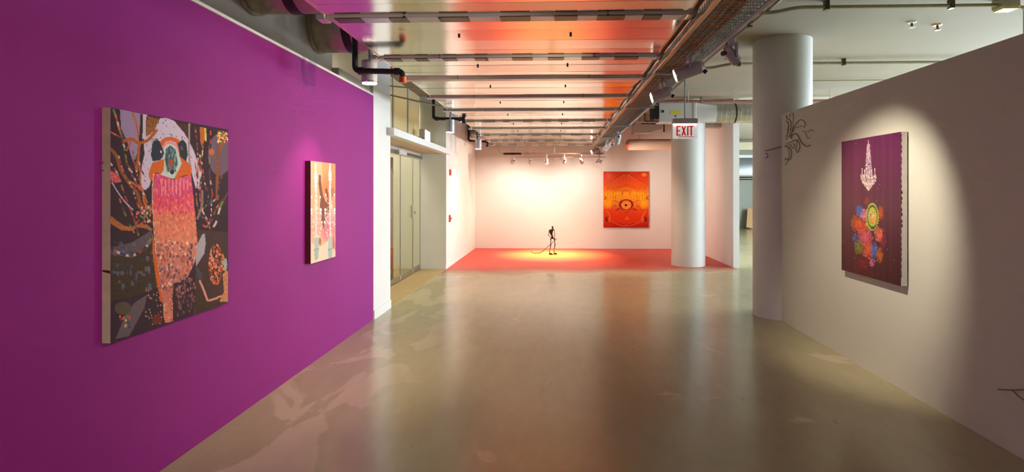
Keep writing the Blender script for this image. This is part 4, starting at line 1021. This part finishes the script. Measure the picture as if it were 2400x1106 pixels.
for _ in range(1700):
    y = R(350, 985); x = R(284, 480); c = bodycol(y); k = R(0, 1)
    if y < 520: alt = [(206, 50, 116), (240, 130, 140), (226, 70, 70), (196, 64, 140)]
    elif y < 640: alt = [(236, 140, 100), (216, 96, 80), (232, 160, 120), (190, 120, 96)]
    elif y < 840: alt = [(240, 204, 176), (120, 72, 90), (196, 84, 64), (230, 150, 120), (160, 100, 100), (84, 60, 84)]
    else: alt = [(236, 170, 140), (180, 80, 66), (226, 130, 110), (140, 70, 60)]
    cc = np.array(alt[int(R(0, len(alt)))]) if k < 0.62 else c
    ry = 5.5 if y < 840 else 3.2; cu, cv = A.pt((x, y)); rx = (2.3 if y < 840 else 1.8)
    A.put(bm_ & (((A.U - cu) / rx) ** 2 + ((A.V - cv) / (ry * 0.72)) ** 2 < 1), cc, 0.82)
for _ in range(110):
    x, y = R(385, 470), R(800, 960); A.ell((x, y), 4, 7, [(120, 70, 80), (150, 96, 96), (90, 50, 66), (196, 130, 110)][int(R(0, 4))], 0.7 if y < 880 else 0.4)
# head
A.line([(322, 222), (334, 202), (360, 194), (388, 202), (402, 222)], 18, (214, 98, 32)); A.line([(318, 260), (335, 225), (362, 212), (392, 232), (404, 268)], 12, (234, 136, 140))
A.poly([(268, 345), (284, 298), (332, 282), (345, 300), (332, 352), (300, 338), (290, 372), (274, 374)], (216, 100, 26)); A.poly([(400, 262), (430, 288), (452, 312), (454, 352), (420, 352), (386, 372), (370, 352), (398, 330)], (216, 100, 26))
A.poly([(284, 215), (300, 192), (318, 208), (336, 256), (320, 286), (286, 292), (278, 264)], (44, 50, 66)); A.poly([(394, 214), (416, 196), (432, 215), (438, 262), (430, 292), (404, 270)], (44, 48, 60))
A.ell((292, 204), 12, 14, (150, 150, 164), 0.7); A.ell((296, 216), 9, 15, (44, 50, 66)); A.ell((322, 250), 4, 6, (226, 200, 180)); A.ell((412, 235), 6, 10, (110, 96, 92), 0.7)
A.poly([(334, 235), (342, 220), (362, 214), (386, 226), (400, 265), (412, 300), (402, 322), (378, 368), (346, 358), (320, 350), (334, 330), (336, 285)], (200, 208, 202), jit=8)
A.poly([(343, 238), (362, 222), (384, 240), (392, 280), (394, 305), (374, 348), (348, 334), (338, 285)], (66, 92, 98), jit=14)
for _ in range(40): A.ell((R(345, 388), R(240, 335)), 3, 9, [(110, 140, 142), (44, 64, 74), (150, 170, 168)][int(R(0, 3))], 0.7, R(-.4, .4))
A.poly([(352, 285), (380, 282), (375, 310), (366, 328), (356, 310)], (160, 88, 62)); A.ell((370, 338), 9, 10, (30, 44, 54))
for q in range(8): A.line([(325 + q * 16, 372), (325 + q * 16, 405 + R(0, 40))], 6, (240, 150, 150), 0.8, sm=False)
A.line([(290, 345), (284, 420), (288, 520), (292, 600), (300, 690)], 3, (226, 190, 150))
A.noise(3)
p1 = thing('painting', 'large painting of a pink feathered creature on the purple wall, raw canvas edge', 'painting', (XL, 3.32, 0.84))
Y0, Y1, Z0, Z1 = 2.804, 3.843, 0.842, 2.013; XF = XL + 0.044
box((XL + 0.001, Y0, Z0), (XF, Y1, Z1)).build('canvas', M['rawcanvas'], p1, label='pale raw canvas on wooden stretcher')
A.mesh('painted_face', lambda a, b: (XF + 0.0008, Y0 + (Y1 - Y0) * a, Z1 + (Z0 - Z1) * b), canvas_material('creature_paint', 1.12), p1)
mb = MB(); zz = onX(247, 636, XL + 0.02).z
mb.add([(XL + 0.004, Y0 - 0.0012, zz + 0.008), (XF, Y0 - 0.0012, zz + 0.004), (XF, Y0 - 0.0012, zz - 0.012), (XL + 0.004, Y0 - 0.0012, zz - 0.002)], [(0, 1, 2, 3)])
mb.build('paint_drip', M['stain'], p1, label='dark red paint drip on the canvas edge')
for v in (381, 399):
    z = onX(236, v, XL + 0.01).z; tube([(XL + 0.0005, Y0 - 0.012, z), (XL + 0.02, Y0 - 0.012, z)], 0.004, 6).build('hanging_pin', M['alu'], p1)

# --- second painting: twin crystal chandeliers
A = Art([(729, 378), (786, 384), (786, 599), (726, 616)], 90, 240, (230, 150, 110)); A.crop(690, 350, 3.814)
for y in range(90, 1030, 6):
    t = (y - 100) / 900; c = np.array((236, 132, 92)) * (1 - t) + np.array((236, 190, 160)) * t; cv = 350 + y / 3.814; A.put(np.abs(A.V - cv) < 1.2, c)
A.poly([(140, 100), (250, 110), (250, 330), (235, 560), (140, 640)], (214, 166, 130)); A.poly([(250, 110), (370, 125), (370, 330), (250, 330)], (240, 146, 104))
A.ell((300, 330), 70, 150, (240, 122, 76), 0.8, soft=True); A.ell((300, 680), 90, 160, (206, 110, 130), 0.9, soft=True); A.ell((200, 700), 70, 120, (226, 160, 150), 0.7, soft=True); A.ell((340, 850), 30, 110, (200, 84, 96), 0.9, soft=True)
A.poly([(145, 820), (230, 860), (300, 800), (365, 900), (365, 960), (145, 1020)], (240, 214, 190), 0.85)
BR = (128, 76, 58)
A.poly([(220, 225), (238, 228), (240, 300), (256, 400), (280, 460), (300, 430), (280, 390), (272, 345), (292, 338), (300, 380), (312, 440), (312, 540), (280, 600), (262, 700), (236, 620), (228, 520), (226, 400), (216, 300)], BR)
A.ell((340, 370), 22, 40, (170, 110, 92), 0.8); A.ell((225, 810), 12, 32, (150, 104, 76), 0.8)
CRY = [(244, 232, 224), (214, 196, 196), (250, 244, 238), (196, 168, 168)]
for cx, top, k in ((192, 170, 1.0), (318, 150, 1.0)):
    A.line([(cx, top - 40), (cx, 760)], 14, (226, 206, 200), 0.9, sm=False)
    A.poly([(cx, top - 20), (cx + 14, top + 70), (cx + 12, top + 100), (cx - 12, top + 100), (cx - 14, top + 70)], (232, 220, 214)); A.ell((cx, top + 112), 16, 12, (240, 232, 226))
    for y, wd in ((top + 290, 38), (600, 40), (680, 52)):
        for sgn in (-1, 1):
            A.line([(cx, y + 20), (cx + sgn * wd * 0.6, y + 26), (cx + sgn * wd, y - 6), (cx + sgn * wd, y - 40)], 5, CRY[3], 0.85); A.ell((cx + sgn * wd, y - 44), 5, 12, CRY[2])
    for sgn in (-1, 1):
        A.line([(cx, 660), (cx + sgn * 40, 620), (cx + sgn * 48, 560), (cx + sgn * 42, 520)], 6, CRY[1], 0.85); A.ell((cx + sgn * 42, 526), 9, 14, CRY[2])
    for _ in range(230):
        y = R(top + 110, 800); wd = 10 + 38 * max(0, min(1, (y - 420) / 240)) * (1 if y < 720 else (800 - y) / 90); A.ell((cx + R(-wd, wd), y), 4, 7, CRY[int(R(0, 4))], 0.5)
    A.poly([(cx - 18, 775), (cx + 20, 775), (cx + 22, 880), (cx - 20, 885)], (176, 190, 182)); A.poly([(cx - 22, 890), (cx + 22, 878), (cx + 14, 965), (cx - 14, 985)], (166, 184, 172)); A.line([(cx - 20, 886), (cx + 22, 874)], 5, (96, 80, 66), sm=False)
A.noise(3)
p2 = thing('painting', 'small narrow painting of twin crystal chandeliers on the purple wall', 'painting', (XL, 5.45, 0.93))
Y0, Y1, Z0, Z1 = 5.156, 5.748, 0.94, 1.87; XF = XL + 0.05
box((XL + 0.001, Y0, Z0), (XF, Y1, Z1)).build('canvas', M['maroon'], p2, label='dark maroon canvas edge')
A.mesh('painted_face', lambda a, b: (XF + 0.0008, Y0 + (Y1 - Y0) * a, Z1 + (Z0 - Z1) * b), canvas_material('chandelier_pair_paint', 1.0), p2)

# --- painting on the partition: white chandelier over a burst of dots on purple
A = Art([(1974, 333), (2112, 308), (2112, 668), (1972, 634)], 220, 330, (112, 52, 84)); A.crop(1960, 300, 5.53)
for j in range(A.ny + 1):
    t = j / A.ny; top = np.array((110, 42, 80)); mid = np.array((108, 62, 70)); bot = np.array((82, 36, 36)); c = top * (1 - t * 2) + mid * t * 2 if t < 0.5 else mid * (2 - 2 * t) + bot * (2 * t - 1); A.C[j] = c
st_ = np.interp(np.arange(A.nx + 1), np.arange(0, A.nx + 6, 5), rng.normal(0, 4, len(np.arange(0, A.nx + 6, 5)))); A.C += st_[None, :, None] * np.array((1, .6, 1.0)); A.C -= (A.X[..., None] ** 2) * np.array((22, 14, 10))
WH = (222, 204, 200)
A.line([(424, 160), (424, 210)], 6, WH, sm=False)
for _ in range(420):
    t = R(0, 1) ** 0.9; y = 205 + t * 395; wd = 14 + 34 * t; A.ell((424 + R(-wd, wd), y), 4, 8, [(214, 190, 196), (190, 160, 176), (236, 224, 222)][int(R(0, 3))], 0.6)
for x, y0 in ((342, 525), (372, 545), (402, 560), (432, 560), (466, 540), (506, 525)): A.line([(x, y0 + 12), (x, 640)], 10, WH, 0.9, sm=False); A.ell((x, y0), 5, 12, (240, 230, 216))
for _ in range(330):
    y = R(600, 790); wd = 100 * (1 if y < 680 else max(0.1, (800 - y) / 120)); A.ell((422 + R(-wd, wd), y), 7, 9, [(226, 208, 196), (180, 140, 146), (240, 230, 214), (206, 180, 170)][int(R(0, 4))], 0.7)
A.ell((422, 790), 10, 16, WH)
for _ in range(14): A.ell((R(90, 820), R(160, 1900)), 5, 5, (206, 190, 120), 0.8)
A.crop(1960, 450, 4.424)
def flower(x, y, rx, ry, col, col2, n=70):
    A.ell((x, y), rx, ry, col, 0.8, soft=True)
    for _ in range(n):
        a_, r_ = R(0, 6.28), math.sqrt(R(0, 1)); A.ell((x + rx * r_ * math.cos(a_), y + ry * r_ * math.sin(a_)), 5, 8, col if R(0, 1) < 0.6 else col2, 0.75)
flower(285, 740, 60, 90, (120, 34, 40), (150, 54, 44)); flower(480, 470, 40, 110, (130, 40, 60), (160, 60, 60), 40); flower(320, 90, 30, 40, (150, 60, 60), (110, 90, 50), 24)
flower(205, 320, 52, 90, (196, 92, 40), (150, 90, 40)); flower(245, 195, 36, 60, (70, 104, 176), (110, 130, 190)); flower(195, 480, 26, 50, (66, 96, 160), (90, 120, 180), 30); flower(460, 210, 34, 80, (196, 90, 40), (160, 70, 40), 40)
flower(270, 350, 70, 90, (222, 84, 40), (232, 110, 90)); flower(300, 470, 90, 100, (220, 100, 120), (232, 90, 50)); flower(330, 600, 70, 90, (226, 96, 36), (206, 110, 130)); flower(440, 430, 44, 80, (224, 104, 60), (210, 120, 130))
flower(235, 570, 46, 80, (110, 130, 50), (170, 130, 60)); flower(395, 600, 36, 90, (74, 100, 176), (110, 130, 190)); flower(452, 650, 40, 80, (200, 96, 40), (150, 120, 60), 40); flower(375, 730, 30, 44, (190, 110, 150), (206, 130, 160), 30)
flower(300, 230, 50, 60, (226, 130, 160), (232, 160, 170), 50)
A.ell((378, 240), 62, 130, (206, 150, 80), 0.75); flower(400, 270, 44, 60, (232, 140, 60), (226, 170, 130), 60); flower(340, 330, 34, 70, (170, 150, 50), (206, 180, 90), 40)
for ring in (0.62, 0.8, 0.98):
    for q in range(26):
        a_ = 6.283 * q / 26; A.ell((378 + 62 * ring * math.cos(a_), 250 + 140 * ring * math.sin(a_)), 6, 9, (150, 206, 70) if ring != 0.8 else (40, 84, 40))
for _ in range(60):
    a_, r_ = R(0, 6.28), R(0, 0.55); A.ell((378 + 60 * r_ * math.cos(a_), 240 + 130 * r_ * math.sin(a_)), 5, 7, [(232, 190, 150), (236, 150, 60), (200, 210, 110)][int(R(0, 3))], 0.9)
for _ in range(40): A.ell((R(180, 460), R(700, 880)), 5, 9, (140, 40, 44), 0.6)
A.noise(3)
p3 = thing('painting', 'dark purple painting of a white chandelier over coloured dots on the partition', 'painting', (XR, 5.15, 0.85))
Y0, Y1, Z0, Z1 = 4.68, 5.628, 0.848, 2.066; XF = XR - 0.06
box((XF, Y0, Z0), (XR - 0.012, Y1, Z1)).build('canvas', M['whitecanvas'], p3, label='white canvas edge')
box((XR - 0.012, Y0 + 0.02, Z0 + 0.03), (XR - 0.0005, Y1 - 0.02, Z1 - 0.03)).build('stretcher', M['darksteel'], p3)
A.mesh('painted_face', lambda a, b: (XF - 0.0008, Y1 + (Y0 - Y1) * a, Z1 + (Z0 - Z1) * b), canvas_material('chandelier_dots_paint', 0.9), p3)
mb = MB()
for q in range(26):
    z = Z0 + 0.05 + (Z1 - Z0 - 0.1) * q / 25 + R(-.01, .01); d_ = 0.004 + (0.012 if 8 < q < 16 else 0.004) * R(0.3, 1); mb.add([(XF - 0.0004, Y0 - 0.0006, z), (XF + d_, Y0 - 0.0006, z + 0.02), (XF - 0.0004, Y0 - 0.0006, z + 0.045)], [(0, 1, 2)])
mb.build('paint_edge', M['maroon'], p3, label='dark paint spilling on the white edge')

# --- painting on the back wall: orange red symmetrical vision
A = Art([(1414, 402), (1521, 402), (1521, 534), (1414, 534)], 150, 186, (220, 70, 26)); A.crop(1400, 390, 6.914)
for j in range(A.ny + 1):
    y = 85 + 910 * j / A.ny; st = [(85, (196, 52, 24)), (200, (222, 66, 28)), (330, (232, 96, 26)), (450, (244, 158, 30)), (600, (244, 156, 28)), (700, (230, 80, 22)), (800, (224, 58, 20)), (900, (206, 44, 20)), (1000, (176, 28, 16))]
    for (y0, c0), (y1, c1) in zip(st[:-1], st[1:]):
        if y0 <= y <= y1: t = (y - y0) / (y1 - y0); A.C[j] = np.array(c0) * (1 - t) + np.array(c1) * t
A.ell((190, 200), 110, 160, (214, 90, 76), 0.6, soft=True); A.ell((765, 135), 60, 40, (244, 150, 40), 0.9, soft=True); A.ell((180, 150), 50, 60, (232, 110, 50), 0.6, soft=True)
for x_, y_, rx_, ry_ in ((175, 600, 90, 110), (760, 600, 90, 110), (190, 470, 80, 90), (730, 480, 80, 90), (335, 460, 90, 80), (600, 450, 90, 80)): A.ell((x_, y_), rx_, ry_, (252, 176, 24), 0.8, soft=True)
DK = (150, 34, 14); LT = (250, 170, 40)
def sym(fn, pts, *a):
    fn(pts, *a); fn([(940 - x, y) for x, y in pts], *a)
for q in range(9):
    x = 470 + q * 42; sym(A.line, [(474 + q * 3, 100), (x, 190 + q * 14), (x + 24 + q * 2, 330 + q * 16)], 6, DK, 0.3); sym(A.line, [(486 + q * 3, 130), (x + 18, 230 + q * 14), (x + 40, 360 + q * 16)], 5, (240, 130, 50), 0.4)
for q in range(6): sym(A.line, [(560 + q * 44, 560), (545 + q * 46, 430), (600 + q * 34, 330)], 6, (196, 70, 16), 0.6)
for rx, ry in ((180, 110), (150, 88)):
    A.line([(470 + rx * math.cos(t), 470 - 60 + ry * math.sin(t)) for t in np.linspace(math.pi, 2 * math.pi, 14)], 8, (196, 70, 16), 0.7)
sym(A.line, [(410, 470), (420, 400), (450, 385), (470, 400)], 10, (206, 84, 20)); sym(A.line, [(440, 450), (446, 420), (470, 470)], 8, LT)
sym(A.line, [(250, 620), (240, 570), (290, 570), (310, 620), (280, 660), (250, 640)], 7, (206, 66, 30)); sym(A.ell, [(275, 615)] and [(275, 615)], ) if False else None
for cx in (275, 665): A.ell((cx, 618), 18, 30, (236, 120, 30), 0.8)
A.ell((470, 625), 125, 95, (214, 60, 44)); A.ell((470, 625), 112, 84, (130, 22, 30)); A.ell((470, 628), 84, 74, (240, 140, 40)); A.ell((470, 630), 62, 52, (244, 160, 50), soft=True); A.ell((465, 632), 22, 20, (70, 16, 20))
sym(A.line, [(300, 560), (350, 585), (400, 560), (470, 540)], 9, (190, 44, 40)); sym(A.line, [(310, 715), (350, 690), (400, 715), (470, 755)], 16, (150, 26, 20)); sym(A.line, [(345, 600), (352, 660), (400, 720), (470, 740)], 9, (224, 90, 76))
A.poly([(200, 760), (740, 760), (780, 880), (660, 920), (280, 920), (170, 880)], (232, 60, 16), 0.6)
A.poly([(440, 865), (490, 815), (525, 865)], (240, 110, 30), 0.9)
sym(A.line, [(240, 900), (320, 940), (400, 965), (470, 970)], 9, (236, 110, 60)); sym(A.line, [(390, 910), (430, 930), (470, 950)], 7, (226, 90, 50))
for cx in (155, 780): A.ell((cx, 860), 26, 40, (96, 14, 12)); A.ell((cx + (40 if cx < 400 else -40), 870), 30, 44, (226, 120, 50), 0.7)
sym(A.line, [(110, 490), (140, 510), (110, 540)], 14, (170, 30, 30)); sym(A.line, [(115, 700), (140, 800), (200, 920), (250, 930)], 10, (196, 50, 16)); sym(A.line, [(150, 720), (190, 780), (205, 830)], 10, (240, 140, 40))
for _ in range(170):
    x, y = R(110, 830), R(330, 760); r_ = R(8, 22); sym(A.line, [(x, y), (x + r_, y - r_), (x + 2 * r_, y + R(-8, 8))], 4, [DK, LT, (206, 60, 24)][int(R(0, 3))], 0.4)
A.noise(3)
p4 = thing('painting', 'orange and red symmetrical painting on the white back wall', 'painting', (1.96, YB, 0.59))
X0, X1, Z0, Z1 = 1.345, 2.582, 0.59, 2.13
box((X0, YB - 0.04, Z0), (X1, YB - 0.001, Z1)).build('canvas', M['redcanvas'], p4)
A.mesh('painted_face', lambda a, b: (X0 + (X1 - X0) * a, YB - 0.0408, Z1 + (Z0 - Z1) * b), canvas_material('red_vision_paint', 1.0), p4)
